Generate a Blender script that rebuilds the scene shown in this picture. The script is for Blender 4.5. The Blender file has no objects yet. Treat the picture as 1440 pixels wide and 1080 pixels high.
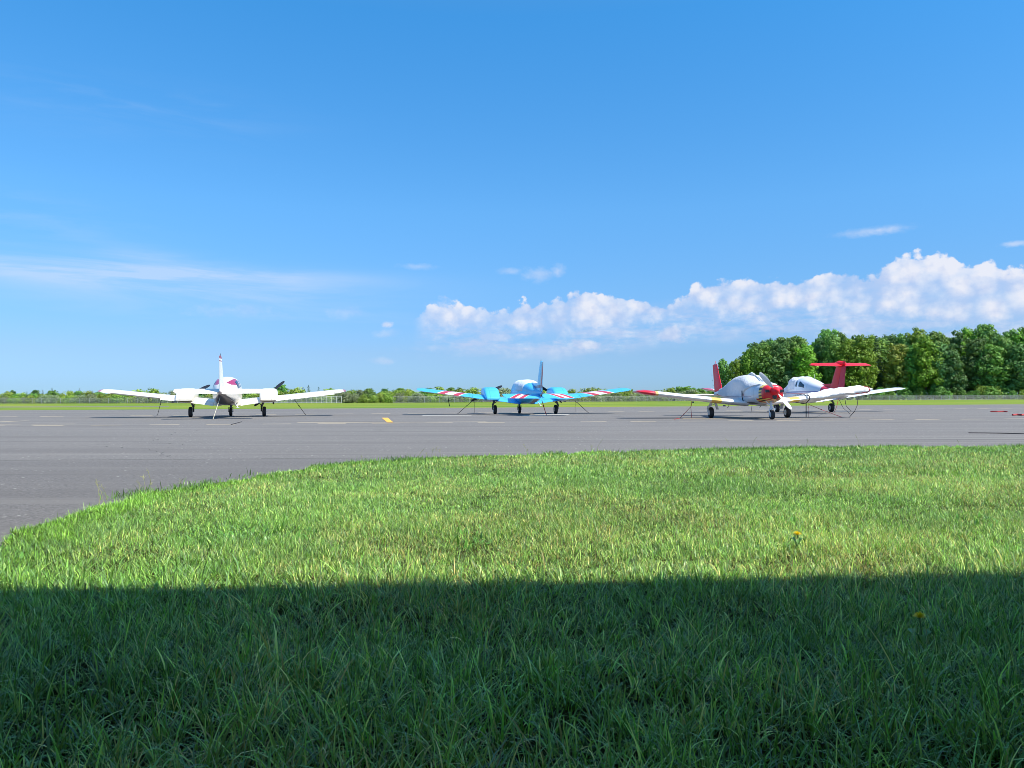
import bpy, math, random
import numpy as np
from mathutils import Matrix, Vector, noise as mnoise

random.seed(7)
RNG = np.random.default_rng(11)
scene = bpy.context.scene
COL = scene.collection
R = math.radians

# ------------------------------------------------------------------ camera
F = 1048.0                      # focal length in pixels of a 1440 px wide frame
EYE = 0.82
PITCH = math.atan(21.3 / F)
ROLL = -R(0.195)
cam_d = bpy.data.cameras.new('camera')
cam_d.sensor_width = 36
cam_d.lens = 36 * F / 1440
cam_d.clip_start = 0.05
cam_d.clip_end = 9000
cam = bpy.data.objects.new('camera', cam_d)
COL.objects.link(cam)
CR = Matrix.Rotation(math.pi / 2 + PITCH, 3, 'X') @ Matrix.Rotation(ROLL, 3, 'Z')
cam.matrix_world = Matrix.Translation((0, 0, EYE)) @ CR.to_4x4()
scene.camera = cam


def ray(px, py):
    return CR @ Vector(((px - 720) / F, (540 - py) / F, -1))


def G(px, py, z=0.0):
    """ground point under a place in the survey photograph"""
    d = ray(px, py)
    k = (z - EYE) / d.z
    return Vector((d.x * k, d.y * k, z))


def at(px, py, y):
    """point at depth y"""
    d = ray(px, py)
    k = y / d.y
    return Vector((d.x * k, y, EYE + d.z * k))


# ------------------------------------------------------------------ light
SUN_DIR = Vector((0.62, -0.42, 1.0)).normalized()     # towards the sun
SUN_EL = math.asin(SUN_DIR.z)
SUN_AZ = math.atan2(SUN_DIR.x, SUN_DIR.y)
sun_d = bpy.data.lights.new('sun', 'SUN')
sun_d.energy = 4.2
sun_d.angle = R(0.53)
sun_d.color = (1.0, 0.94, 0.84)
sun = bpy.data.objects.new('sun', sun_d)
COL.objects.link(sun)
sun.rotation_euler = (-SUN_DIR).to_track_quat('-Z', 'Y').to_euler()

scene.view_settings.view_transform = 'Standard'
scene.view_settings.look = 'None'
scene.view_settings.exposure = 0.7
scene.view_settings.gamma = 1
scene.cycles.filter_width = 0.85
scene.cycles.denoising_prefilter = 'ACCURATE'


# ------------------------------------------------------------------ node maths helper
class X:
    """a float socket with arithmetic"""
    nt = None

    def __init__(s, v): s.v = v

    @staticmethod
    def op(kind, *a, clamp=False):
        n = X.nt.nodes.new('ShaderNodeMath')
        n.operation = kind
        n.use_clamp = clamp
        for i, q in enumerate(a):
            q = q.v if isinstance(q, X) else q
            if isinstance(q, (int, float)):
                n.inputs[i].default_value = q
            else:
                X.nt.links.new(q, n.inputs[i])
        return X(n.outputs[0])

    def __add__(s, o): return X.op('ADD', s, o)
    __radd__ = __add__
    def __sub__(s, o): return X.op('SUBTRACT', s, o)
    def __rsub__(s, o): return X.op('SUBTRACT', o, s)
    def __mul__(s, o): return X.op('MULTIPLY', s, o)
    __rmul__ = __mul__
    def __truediv__(s, o): return X.op('DIVIDE', s, o)
    def __neg__(s): return X.op('MULTIPLY', s, -1.0)
    def gt(s, o): return X.op('GREATER_THAN', s, o)
    def lt(s, o): return X.op('LESS_THAN', s, o)
    def abs(s): return X.op('ABSOLUTE', s)
    def max(s, o): return X.op('MAXIMUM', s, o)
    def min(s, o): return X.op('MINIMUM', s, o)
    def pow(s, o): return X.op('POWER', s, o)
    def clamp(s): return X.op('ADD', s, 0.0, clamp=True)

    def step(s, a, b):
        n = X.nt.nodes.new('ShaderNodeMapRange')
        n.interpolation_type = 'SMOOTHSTEP'
        X.nt.links.new(s.v, n.inputs[0])
        for i, q in ((1, a), (2, b)):
            if isinstance(q, X): X.nt.links.new(q.v, n.inputs[i])
            else: n.inputs[i].default_value = q
        n.inputs[3].default_value = 0
        n.inputs[4].default_value = 1
        return X(n.outputs[0])


def sep(sock):
    n = X.nt.nodes.new('ShaderNodeSeparateXYZ')
    X.nt.links.new(sock, n.inputs[0])
    return [X(o) for o in n.outputs]


def comb(a, b, c):
    n = X.nt.nodes.new('ShaderNodeCombineXYZ')
    for i, q in enumerate((a, b, c)):
        if isinstance(q, X): X.nt.links.new(q.v, n.inputs[i])
        else: n.inputs[i].default_value = q
    return n.outputs[0]


def noise(vec, scale, detail=4, rough=0.55, dist=0.0, lac=2.0):
    n = X.nt.nodes.new('ShaderNodeTexNoise')
    X.nt.links.new(vec, n.inputs['Vector'])
    n.inputs['Scale'].default_value = scale
    n.inputs['Detail'].default_value = detail
    n.inputs['Roughness'].default_value = rough
    n.inputs['Lacunarity'].default_value = lac
    n.inputs['Distortion'].default_value = dist
    return X(n.outputs[0])


def voro(vec, scale, feature='F1', smooth=None, out=0):
    n = X.nt.nodes.new('ShaderNodeTexVoronoi')
    n.feature = feature
    X.nt.links.new(vec, n.inputs['Vector'])
    n.inputs['Scale'].default_value = scale
    if smooth is not None: n.inputs['Smoothness'].default_value = smooth
    return X(n.outputs[out])


def mixc(fac, a, b):
    n = X.nt.nodes.new('ShaderNodeMix')
    n.data_type = 'RGBA'
    for i, q in ((0, fac), (6, a), (7, b)):
        if isinstance(q, X): q = q.v
        if isinstance(q, (tuple, list)): n.inputs[i].default_value = tuple(q) + ((1,) if len(q) == 3 else ())
        elif isinstance(q, (int, float)): n.inputs[i].default_value = q
        else: X.nt.links.new(q, n.inputs[i])
    return n.outputs[2]


# ------------------------------------------------------------------ world
world = bpy.data.worlds.new('World')
scene.world = world
world.use_nodes = True
nt = world.node_tree
nt.nodes.clear()
X.nt = nt
out = nt.nodes.new('ShaderNodeOutputWorld')
bg = nt.nodes.new('ShaderNodeBackground')
sky = nt.nodes.new('ShaderNodeTexSky')
sky.sky_type = 'NISHITA'
sky.sun_disc = False
sky.sun_elevation = SUN_EL
sky.sun_rotation = SUN_AZ
sky.air_density = 1.0
sky.dust_density = 0.2
sky.ozone_density = 4.0
bg.inputs['Strength'].default_value = 0.1
tc = nt.nodes.new('ShaderNodeTexCoord')
dx, dy, dz = sep(tc.outputs['Generated'])
az = X.op('ARCTAN2', dx, dy)
el = X.op('ARCSINE', dz)


def YH(px): return 563.7 - px * 0.0034
def PAZ(px): return math.atan((px - 720) / F)
def PEL(px, y): return math.atan((YH(px) - y) / math.hypot(F, px - 720))


def curve_of(pts):
    """float curve: azimuth -> elevation, from surveyed (px, py) points"""
    n = nt.nodes.new('ShaderNodeFloatCurve')
    c = n.mapping.curves[0]
    P = [((PAZ(p) + 0.8) / 1.6, PEL(p, y) / 0.3) for p, y in pts]
    c.points[0].location = (0.0, P[0][1])
    c.points[1].location = (1.0, P[-1][1])
    for a in P: c.points.new(*a)
    n.mapping.update()
    nt.links.new(((az + 0.8) * (1 / 1.6)).v, n.inputs['Value'])
    return X(n.outputs[0]) * 0.3


v2 = comb(az, el * 1.0, 0.0)
vs = comb(az * 0.55, el, 3.1)
warp = noise(v2, 9, 3)
big = noise(comb(az * 0.7, el, 1.7), 16, 3, 0.5)
puff = 1.0 - voro(comb(az + (noise(v2, 40, 3) - 0.5) * 0.02, el, 0.0), 42, 'SMOOTH_F1', 0.35)
puf2 = 1.0 - voro(comb(az, el * 1.1, 5.0), 95, 'SMOOTH_F1', 0.4)
fine = noise(v2, 60, 6, 0.62)
bill = (puff - 0.6) * 0.015 + (puf2 - 0.6) * 0.010 + (fine - 0.5) * 0.024 + (big - 0.5) * 0.018
top = curve_of([(585, 440), (600, 426), (640, 424), (690, 430), (740, 424), (790, 414), (815, 402), (850, 408), (900, 416), (940, 420),
                (975, 400), (1015, 388), (1060, 392), (1110, 390), (1150, 384), (1190, 374), (1225, 380), (1250, 366), (1290, 358),
                (1340, 356), (1360, 372), (1385, 366), (1440, 372)])
base = curve_of([(585, 468), (640, 470), (760, 474), (850, 470), (940, 452), (1050, 447), (1150, 445), (1260, 450), (1440, 462)])
left_gate = az.step(PAZ(578), PAZ(606))
t_edge = (top + bill - el).step(0.0, 0.0055)
b_edge = (el - base + (fine - 0.5) * 0.03 + (big - 0.5) * 0.03).step(-0.012, 0.018)
body = noise(comb(az * 0.6, el * 1.4, 7.0), 34, 5, 0.6)
cum = t_edge * b_edge * left_gate * (0.50 + 0.95 * (body - 0.32) + 0.6 * (puff - 0.6) + 5.0 * (el - base)).clamp()
# thin veil under the band and its loose puffs
veil_top = base + 0.012
veil = (veil_top - el).step(-0.02, 0.01) * (el - base + 0.040).step(0.0, 0.03) * left_gate \
    * noise(comb(az * 0.5, el * 1.6, 9.0), 26, 6, 0.65).step(0.34, 0.66) * 0.72


def puff_at(px, py, w, h, s=1.0, soft=0.8, sc=60):
    a0, e0 = PAZ(px), PEL(px, py)
    q = ((az - a0) / (w / F)).pow(2.0) + ((el - e0) / (h / F)).pow(2.0)
    q = X.op('SQRT', q.max(0.0))
    n = noise(comb(az * 0.7, el, px * 0.01), sc, 6, 0.65)
    return (1.0 - (q + (n - 0.5) * 2.6)).step(0.0, soft) * s


def sq(x): return x * x
extra = None
for a in [(545, 457, 11, 6, .7, 0.8, 60), (545, 470, 24, 9, .35), (540, 508, 22, 7, .35), (760, 384, 34, 14, .35), (784, 380, 13, 12, .45),
          (720, 381, 22, 7, .3), (590, 374, 34, 6, .28), (1240, 323, 46, 8, .55, 1.2, 30), (1432, 342, 22, 5, .5), (945, 470, 34, 14, .8, .9, 45),
          (820, 486, 46, 11, .8, .9, 45), (620, 440, 26, 22, .7, .8, 45), (690, 474, 40, 9, .6, .9, 45), (1110, 462, 40, 9, .5, 1, 40), (1310, 455, 70, 9, .6, 1, 40),
          (330, 436, 80, 12, .22), (490, 438, 36, 12, .22), (620, 490, 60, 9, .35), (1085, 470, 22, 10, .4)]:
    px, py, w, h, s = a[:5]
    soft = a[5] if len(a) > 5 else 1.1
    sc = a[6] if len(a) > 6 else 45
    a0, e0 = PAZ(px), PEL(px, py)
    q = X.op('SQRT', sq((az - a0) * (F / w)) + sq((el - e0) * (F / h)))
    n = noise(comb(az * 0.7, el, px * 0.013), sc, 5, 0.65)
    d = (1.0 - q + (n - 0.5) * 2.4).step(0.0, soft) * s
    extra = d if extra is None else extra.max(d)
# cirrus streaks low on the left
cn = noise(comb(az * 0.9 + el * 1.2, el * 9.0, 2.0), 3.4, 6, 0.6, 0.6)
cn2 = noise(comb(az * 1.6 - el * 2.0, el * 12.0, 4.0), 3.0, 6, 0.6, 0.4)


def band(px, py, w, h):
    a0, e0 = PAZ(px), PEL(px, py)
    q = sq((az - a0) * (F / w)) + sq((el - e0 + (az - a0) * 0.0) * (F / h))
    return X.op('EXPONENT', -q)


cir = (band(60, 378, 230, 12) * 0.75 + band(250, 398, 220, 22) * 0.75 + band(330, 385, 160, 9) * 0.5 + band(205, 357, 60, 9) * 0.4) * (0.25 + 1.0 * cn.step(0.36, 0.66)) \
    + (band(30, 310, 110, 30) * 0.3 + band(220, 145, 130, 22) * 0.16 + band(100, 150, 200, 30) * 0.08) * cn2.step(0.4, 0.72) \
    + (band(330, 436, 230, 20) * 0.3) * cn.step(0.42, 0.7)
cir = cir.clamp() * 0.56
# colour of the clear sky: the physical sky, more saturated; its unseen upper part lifted to fill shade
hs = nt.nodes.new('ShaderNodeHueSaturation')
nt.links.new(sky.outputs[0], hs.inputs['Color'])
hs.inputs['Saturation'].default_value = 1.0
hs.inputs['Value'].default_value = 1.0
skyc = hs.outputs[0]
gm = nt.nodes.new('ShaderNodeMix'); gm.data_type = 'RGBA'; gm.blend_type = 'MULTIPLY'
gm.inputs[0].default_value = 1
nt.links.new(skyc, gm.inputs[6])
rp = nt.nodes.new('ShaderNodeValToRGB')
nt.links.new((el * 0.6366).v, rp.inputs[0])
GAINS = [(0.0, (.32, .54, .92)), (0.013, (.34, .54, .93)), (0.038, (.42, .57, .85)), (0.095, (.48, .76, .99)), (0.156, (.51, .94, 1.17)), (0.305, (.36, 1.12, 1.45)), (0.42, (.82, 1.36, 1.52)), (0.6, (1.3, 1.55, 1.55))]
rp.color_ramp.elements[0].position = GAINS[0][0]; rp.color_ramp.elements[1].position = GAINS[-1][0]
for i_, (pos_, g_) in enumerate(GAINS):
    e_ = rp.color_ramp.elements[i_] if i_ == 0 else (rp.color_ramp.elements[-1] if i_ == len(GAINS) - 1 else rp.color_ramp.elements.new(pos_))
    e_.color = (g_[0] / 2, g_[1] / 2, g_[2] / 2, 1)
nt.links.new(rp.outputs[0], gm.inputs[7])
vm = nt.nodes.new('ShaderNodeVectorMath'); vm.operation = 'SCALE'; vm.inputs['Scale'].default_value = 2.0
nt.links.new(gm.outputs[2], vm.inputs[0])
skyc = vm.outputs[0]
lit = (0.42 + (puff - 0.55) * 1.5 + (puf2 - 0.6) * 0.8 + (fine - 0.5) * 2.4 + (el - base) * 8.0).clamp()
cloudc = mixc(lit, (3.7, 4.15, 5.5), (5.5, 5.5, 5.9))
dens = cum.max(veil).max(extra)
front = dy.step(-0.2, 0.1)
c1 = mixc(cir * front, skyc, (4.0, 4.7, 5.9))
c2 = mixc(dens * front * 0.88, c1, cloudc)
nt.links.new(c2, bg.inputs['Color'])
nt.links.new(bg.outputs[0], out.inputs[0])


# ------------------------------------------------------------------ object helpers
def link(o, parent=None):
    COL.objects.link(o)
    if parent is not None: o.parent = parent
    return o


def tag(o, label=None, cat=None, group=None, kind=None):
    if label: o['label'] = label
    if cat: o['category'] = cat
    if group: o['group'] = group
    if kind: o['kind'] = kind
    return o


def empty(name, loc=(0, 0, 0), rz=0.0, label=None, cat=None, group=None):
    o = bpy.data.objects.new(name, None)
    o.empty_display_size = 0.2
    o.location = loc
    o.rotation_euler = (0, 0, rz)
    link(o)
    return tag(o, label, cat, group)


class MB:
    def __init__(s): s.v = []; s.f = []; s.m = []

    def add(s, verts, faces, mi=0):
        b = len(s.v)
        s.v += [tuple(p) for p in verts]
        s.f += [tuple(i + b for i in f) for f in faces]
        s.m += [mi] * len(faces)
        return s

    def rings(s, rings, closed=True, cap0=True, cap1=True, mi=0):
        n = len(rings[0])
        b = len(s.v)
        for r in rings: s.v += [tuple(p) for p in r]
        for i in range(len(rings) - 1):
            for j in range(n if closed else n - 1):
                k = (j + 1) % n
                s.f.append((b + i * n + j, b + i * n + k, b + (i + 1) * n + k, b + (i + 1) * n + j))
                s.m.append(mi)
        if cap0: s.f.append(tuple(b + j for j in range(n))[::-1]); s.m.append(mi)
        if cap1:
            q = b + (len(rings) - 1) * n
            s.f.append(tuple(q + j for j in range(n))); s.m.append(mi)
        return s

    def box(s, c, d, mi=0, rot=None):
        c = Vector(c); h = Vector(d) / 2
        vs = []
        for z in (-1, 1):
            for x, y in ((-1, -1), (1, -1), (1, 1), (-1, 1)):
                p = Vector((x * h.x, y * h.y, z * h.z))
                if rot: p = rot @ p
                vs.append(c + p)
        return s.add(vs, [(3, 2, 1, 0), (4, 5, 6, 7), (0, 1, 5, 4), (1, 2, 6, 5), (2, 3, 7, 6), (3, 0, 4, 7)], mi)

    def tube(s, pts, r, n=8, mi=0, r2=None):
        pts = [Vector(p) for p in pts]
        rs = r if isinstance(r, (list, tuple)) else [r + ((r2 if r2 is not None else r) - r) * i / (len(pts) - 1) for i in range(len(pts))]
        rings = []
        for i, p in enumerate(pts):
            t = (pts[min(i + 1, len(pts) - 1)] - pts[max(i - 1, 0)]).normalized()
            a = t.cross(Vector((0, 0, 1)))
            if a.length < 0.05: a = t.cross(Vector((0, 1, 0)))
            a.normalize(); b = t.cross(a)
            rings.append([p + (a * math.cos(q) + b * math.sin(q)) * rs[i] for q in [2 * math.pi * k / n for k in range(n)]])
        return s.rings(rings, mi=mi)

    def lathe(s, prof, c, axis='X', n=24, mi=0):
        """prof: (along, radius)"""
        c = Vector(c); rings = []
        for a, r in prof:
            ring = []
            for k in range(n):
                q = 2 * math.pi * k / n
                u, w = r * math.cos(q), r * math.sin(q)
                ring.append(c + (Vector((a, u, w)) if axis == 'X' else Vector((w, a, u))))
            rings.append(ring)
        return s.rings(rings, mi=mi)

    def build(s, name, mats, parent=None, smooth=True, angle=35):
        me = bpy.data.meshes.new(name)
        me.from_pydata(s.v, [], s.f)
        if not isinstance(mats, (list, tuple)): mats = [mats]
        for m in mats: me.materials.append(m)
        me.polygons.foreach_set('material_index', s.m)
        if smooth:
            me.polygons.foreach_set('use_smooth', [True] * len(s.f))
            me.set_sharp_from_angle(angle=R(angle))
        me.validate(); me.update()
        import bmesh
        bm = bmesh.new(); bm.from_mesh(me)
        bmesh.ops.recalc_face_normals(bm, faces=bm.faces)
        bm.to_mesh(me); bm.free()
        if smooth: me.set_sharp_from_angle(angle=R(angle))
        return link(bpy.data.objects.new(name, me), parent)


# ------------------------------------------------------------------ materials
def newmat(name):
    m = bpy.data.materials.new(name)
    m.use_nodes = True
    X.nt = m.node_tree
    p = m.node_tree.nodes['Principled BSDF']
    return m, p


def objco(name='Object'):
    n = X.nt.nodes.new('ShaderNodeTexCoord')
    return n.outputs[name]


def setc(p, c):
    if isinstance(c, (tuple, list)): p.inputs['Base Color'].default_value = tuple(c[:3]) + (1,)
    else: X.nt.links.new(c, p.inputs['Base Color'])


def bump(p, h, strength, dist=0.01):
    b = X.nt.nodes.new('ShaderNodeBump')
    b.inputs['Strength'].default_value = strength
    b.inputs['Distance'].default_value = dist
    X.nt.links.new(h.v, b.inputs['Height'])
    X.nt.links.new(b.outputs[0], p.inputs['Normal'])


def paint(name, col, rough=0.32, coat=0.3, zones=None, grime=0.10):
    """painted metal; zones = function(x,y,z)->[(mask, colour)]"""
    m, p = newmat(name)
    oc = objco()
    x, y, z = sep(oc)
    c = col
    if zones:
        for mask, zc in zones(x, y, z): c = mixc(mask, c, zc)
    n = noise(oc, 3.0, 6, 0.65)
    dirt = n.step(0.45, 0.8) * grime
    c = mixc(dirt, c, tuple(v * 0.45 + 0.02 for v in col))
    jx = X.op('FRACT', x.abs() * 0.93 + 0.11).lt(0.028).max(X.op('FRACT', y * 0.88 + 0.31).lt(0.026))
    c = mixc(jx * 0.28, c, tuple(v * 0.35 for v in col))
    setc(p, c)
    r = (noise(oc, 14, 4) - 0.5) * 0.2 + rough
    X.nt.links.new(r.v, p.inputs['Roughness'])
    p.inputs['Coat Weight'].default_value = coat
    p.inputs['Coat Roughness'].default_value = 0.15
    bump(p, noise(oc, 1.6, 2), 0.05, 0.02)
    return m


def plain(name, col, rough=0.6, metal=0.0, var=0.25, sc=20, bmp=0.0, bd=0.01):
    m, p = newmat(name)
    oc = objco()
    n = noise(oc, sc, 5, 0.6)
    setc(p, mixc(n, tuple(v * (1 - var) for v in col), tuple(min(1, v * (1 + var)) for v in col)))
    p.inputs['Roughness'].default_value = rough
    p.inputs['Metallic'].default_value = metal
    if bmp: bump(p, n, bmp, bd)
    return m


def cloth(name, col, wr=0.5):
    m, p = newmat(name)
    oc = objco()
    x, y, z = sep(oc)
    f = noise(comb(x * 2.0, y, z * 0.7), 5.0, 4, 0.6, 1.2)
    g = noise(oc, 2.0, 5, 0.65)
    setc(p, mixc(g.step(0.35, 0.75) * 0.5, col, tuple(v * 0.8 for v in col)))
    p.inputs['Roughness'].default_value = 0.8
    p.inputs['Sheen Weight'].default_value = 0.15
    bump(p, f, wr, 0.06)
    return m


M = {}
M['rubber'] = plain('rubber', (0.018, 0.018, 0.02), 0.75, var=0.4, sc=12)
M['rim'] = plain('rim_paint', (0.65, 0.65, 0.66), 0.4, 0.2)
M['black'] = plain('black_paint', (0.02, 0.022, 0.03), 0.35)
M['gear_metal'] = plain('gear_metal', (0.10, 0.10, 0.11), 0.5, 0.5)
M['white_gear'] = plain('white_gear', (0.72, 0.73, 0.74), 0.4)
M['steel'] = plain('steel', (0.45, 0.46, 0.48), 0.3, 0.9)
M['glass'] = plain('cabin_glass', (0.02, 0.03, 0.05), 0.06, var=0.1)
M['blade_grey'] = plain('blade_grey', (0.72, 0.72, 0.70), 0.45)
M['exhaust'] = plain('exhaust', (0.12, 0.10, 0.09), 0.6, 0.7)
M['ivory'] = paint('ivory_paint', (0.78, 0.73, 0.62), grime=0.12)
M['maroon'] = paint('maroon_paint', (0.26, 0.02, 0.05))


def z_fus1(x, y, z):
    a = x.abs()
    sw = (z - a * 0.79).lt(1.56) * z.gt(1.53) * y.lt(-0.9) * y.gt(-2.4)
    ln = (z - 1.17 + y * 0.02).abs().lt(0.03) * y.lt(2.4)
    return [((z + y * 0.14).lt(0.50) * y.lt(-0.9), (0.13, 0.105, 0.10)), (sw, (0.36, 0.025, 0.09)), (ln, (0.30, 0.03, 0.06)), ((z - 1.1 + y * 0.02).abs().lt(0.012), (0.30, 0.16, 0.12))]  # dark rear belly: underside shade painted in, toned like oily dirt


def z_tip1(x, y, z): return [(x.abs().gt(5.54), (0.42, 0.12, 0.14))]
def z_fin1(x, y, z): return [(z.gt(2.60), (0.33, 0.03, 0.06)), ((z - 2.50).abs().lt(0.02), (0.33, 0.03, 0.06))]


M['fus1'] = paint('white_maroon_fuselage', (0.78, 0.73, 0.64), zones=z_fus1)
M['wing1'] = paint('white_wing', (0.78, 0.73, 0.62), zones=z_tip1)
M['fin1'] = paint('white_fin', (0.78, 0.78, 0.76), zones=z_fin1)

BLUE = (0.075, 0.46, 0.80)
RED = (0.55, 0.025, 0.03)
WHT = (0.78, 0.78, 0.78)


def z_wing2(x, y, z):
    s = x.abs() + y * 0.55
    return [((s - 3.95).abs().lt(0.62), WHT), ((s - 3.55).abs().lt(0.16), RED), ((s - 4.32).abs().lt(0.16), RED)]


def z_stab2(x, y, z):
    s = x.abs() + (y + 4.6) * 0.7
    return [((s - 1.0).abs().lt(0.36), WHT), ((s - 0.78).abs().lt(0.11), RED), ((s - 1.22).abs().lt(0.11), RED)]


def z_fin2(x, y, z):
    s = y * 1.0 + z * 0.42
    return [((s + 4.13).abs().lt(0.10), RED), ((s + 3.95).abs().lt(0.06), (0.5, 0.55, 0.62)), (z.lt(1.5) * (z - 1.36).gt(0.0), (0.25, 0.05, 0.12))]


M['blue'] = paint('sky_blue_paint', BLUE)
M['wing2'] = paint('blue_wing_red_white_bands', BLUE, zones=z_wing2)
M['stab2'] = paint('blue_stabilator_bands', BLUE, zones=z_stab2)
M['fin2'] = paint('blue_fin_band', (0.16, 0.66, 0.95), zones=z_fin2)
M['fus2'] = paint('blue_fuselage', BLUE, zones=lambda x, y, z: [((z + y * 0.14 - x * .3).lt(0.52) * y.lt(-0.9) * x.gt(-.05), (0.10, 0.11, 0.13))])  # dark zone paints in the shade under the rear fuselage


def z_wing3(x, y, z):
    a = x.abs()
    return [(a.gt(4.12), (0.60, 0.015, 0.03)), ((a - 4.06).abs().lt(0.06), (0.75, 0.5, 0.12)), (((a - 1.62).abs().lt(0.2)) * y.gt(0.2), (0.78, 0.50, 0.07))]


def z_cowl3(x, y, z):
    edge = (y - 2.42).abs().lt(0.10)
    ck = X.op('FRACT', (z + x.abs() * 0.4) * 8.0).gt(0.5)
    low = (z.lt(0.82)) * y.gt(2.1)
    ck2 = X.op('FRACT', x.abs() * 3.5 + z * 8).gt(0.5)
    return [(y.gt(2.50), (0.62, 0.008, 0.015)), (low, (0.78, 0.5, 0.12)), (low * ck2, (0.5, 0.03, 0.02)), (edge, (0.80, 0.55, 0.08)), (edge * ck, (0.03, 0.02, 0.02))]


def z_fin3(x, y, z):
    rib = X.op('FRACT', z * 9.0 + y * 1.5).lt(0.28) * y.lt(-4.0) * y.gt(-4.75) * z.gt(1.3) * z.lt(2.4)
    return [(rib, (0.50, 0.10, 0.14)), (z.gt(2.46), (0.75, 0.70, 0.70))]


M['wing3'] = paint('white_wing_red_tips', (0.80, 0.79, 0.77), zones=z_wing3)
M['cowl3'] = paint('red_cowl_chevrons', (0.55, 0.60, 0.66), zones=z_cowl3, rough=0.35)
M['fin3'] = paint('red_ribbed_fin', (0.85, 0.010, 0.03), zones=z_fin3, rough=.5, coat=0)
M['fus3'] = paint('silver_white_fuselage', (0.62, 0.65, 0.70), zones=lambda x, y, z: [((z + (noise(comb(x * 3, y * 1.2, 0.0), 1.0, 4) - .5) * .1).lt(0.66), (0.10, 0.09, 0.085)), ((z - 0.98).abs().lt(0.05) * y.lt(1.0), (0.5, 0.02, 0.03)), (((z - 0.88).abs().lt(0.015)), (0.10, 0.10, 0.25))])  # dark belly: exhaust soot, with the underside's shade put into the colour
M['white'] = paint('white_paint', (0.80, 0.80, 0.80))
M['red'] = paint('red_paint', (0.85, 0.010, 0.025), grime=0.06, rough=.5, coat=0)
M['red_dull'] = paint('faded_red_paint', (0.66, 0.02, 0.07), grime=0.12, rough=.5, coat=0)
M['fus4'] = paint('white_blue_striped_fuselage', (0.76, 0.79, 0.84),
                  zones=lambda x, y, z: [((z - 1.18).abs().lt(0.035), (0.06, 0.09, 0.35)), ((z - 1.08).abs().lt(0.02), (0.5, 0.05, 0.10)), (y.lt(-2.75) * z.gt(1.2), (0.60, 0.018, 0.05))])
M['cover'] = cloth('white_canvas', (0.74, 0.74, 0.73))
M['cover_silver'] = cloth('silvery_canvas', (0.56, 0.59, 0.63), 0.7)
M['cover_pale'] = cloth('shade_tinted_canvas', (0.64, 0.70, 0.78), 0.4)  # white canvas with the bluish cast of its shaded side mixed in
M['cover_grey'] = cloth('pale_canvas', (0.66, 0.68, 0.72), 0.8)
M['cord_red'] = plain('red_cord', (0.42, 0.04, 0.04), 0.8)
M['rope_dark'] = plain('dark_rope', (0.04, 0.035, 0.04), 0.85)
M['rope_red'] = plain('red_rope', (0.45, 0.05, 0.05), 0.85)
M['rope_pale'] = plain('pale_rope', (0.60, 0.56, 0.42), 0.85)


# ------------------------------------------------------------------ aircraft building blocks
def interp(xs, ys, x):
    """monotone-ish smooth interpolation"""
    n = len(xs)
    if xs[0] > xs[-1]: xs = xs[::-1]; ys = ys[::-1]
    if x <= xs[0]: return ys[0]
    if x >= xs[-1]: return ys[-1]
    for i in range(n - 1):
        if x <= xs[i + 1]: break
    h = xs[i + 1] - xs[i]
    def slope(k):
        if k == 0: return (ys[1] - ys[0]) / (xs[1] - xs[0])
        if k == n - 1: return (ys[-1] - ys[-2]) / (xs[-1] - xs[-2])
        a = (ys[k] - ys[k - 1]) / (xs[k] - xs[k - 1]); b = (ys[k + 1] - ys[k]) / (xs[k + 1] - xs[k])
        return 0 if a * b <= 0 else 2 * a * b / (a + b)
    m0, m1 = slope(i), slope(i + 1)
    t = (x - xs[i]) / h
    return (2 * t**3 - 3 * t**2 + 1) * ys[i] + (t**3 - 2 * t**2 + t) * h * m0 + (-2 * t**3 + 3 * t**2) * ys[i + 1] + (t**3 - t**2) * h * m1


class Body:
    """fuselage / nacelle: sections (y, z_bottom, z_top, half_width), widest at wz fraction"""
    def __init__(s, secs, cx=0.0, exp=2.5, wz=0.45):
        s.q = secs; s.cx = cx; s.e = exp; s.wz = wz
        s.ys = [a[0] for a in secs]

    def at(s, y):
        return [interp(s.ys, [a[k] for a in s.q], y) for k in (1, 2, 3)]

    def pt(s, y, t, off=0.0):
        zb, zt, hw = s.at(y)
        zc = zb + (zt - zb) * s.wz
        c, sn = math.cos(t), math.sin(t)
        hh = (zt - zc) if sn >= 0 else (zc - zb)
        x = math.copysign(abs(c) ** (2 / s.e), c) * (hw + off)
        z = math.copysign(abs(sn) ** (2 / s.e), sn) * (hh + off)
        return Vector((s.cx + x, y, zc + z))

    def mesh(s, y0, y1, n=44, k=28, mb=None, mi=0):
        mb = mb or MB()
        rings = []
        for i in range(n + 1):
            y = y0 + (y1 - y0) * i / n
            rings.append([s.pt(y, 2 * math.pi * j / k) for j in range(k)])
        return mb.rings(rings, mi=mi)

    def patch(s, y0, y1, t0, t1, off, ny=20, ntt=20, wr=0.0, seed=0, shape=None, mb=None, mi=0):
        """a sheet lying over the body, with its edge turned down"""
        mb = mb or MB()
        rows = []
        for i in range(ny + 1):
            a = i / ny
            row = []
            for j in range(ntt + 1):
                b = j / ntt
                y = y0 + (y1 - y0) * a
                lo, hi = t0, t1
                if shape: lo, hi = shape(y, t0, t1)
                t = lo + (hi - lo) * b
                o = off
                if wr:
                    q_ = s.pt(y, t, 0)
                    o += wr * (1.4 * mnoise.noise(q_ * 1.7 + Vector((seed, 0, 0))) + 1.2 * abs(mnoise.noise(Vector((q_.x * 1.5 + q_.y * 3.0 + seed, q_.y * 2.0, q_.z * 1.2)))) + 0.5 * mnoise.noise(q_ * 6))
                if i in (0, ny) or j in (0, ntt): o = -0.01
                row.append(s.pt(y, t, o))
            rows.append(row)
        return mb.rings(rows, closed=False, cap0=False, cap1=False, mi=mi)


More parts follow.
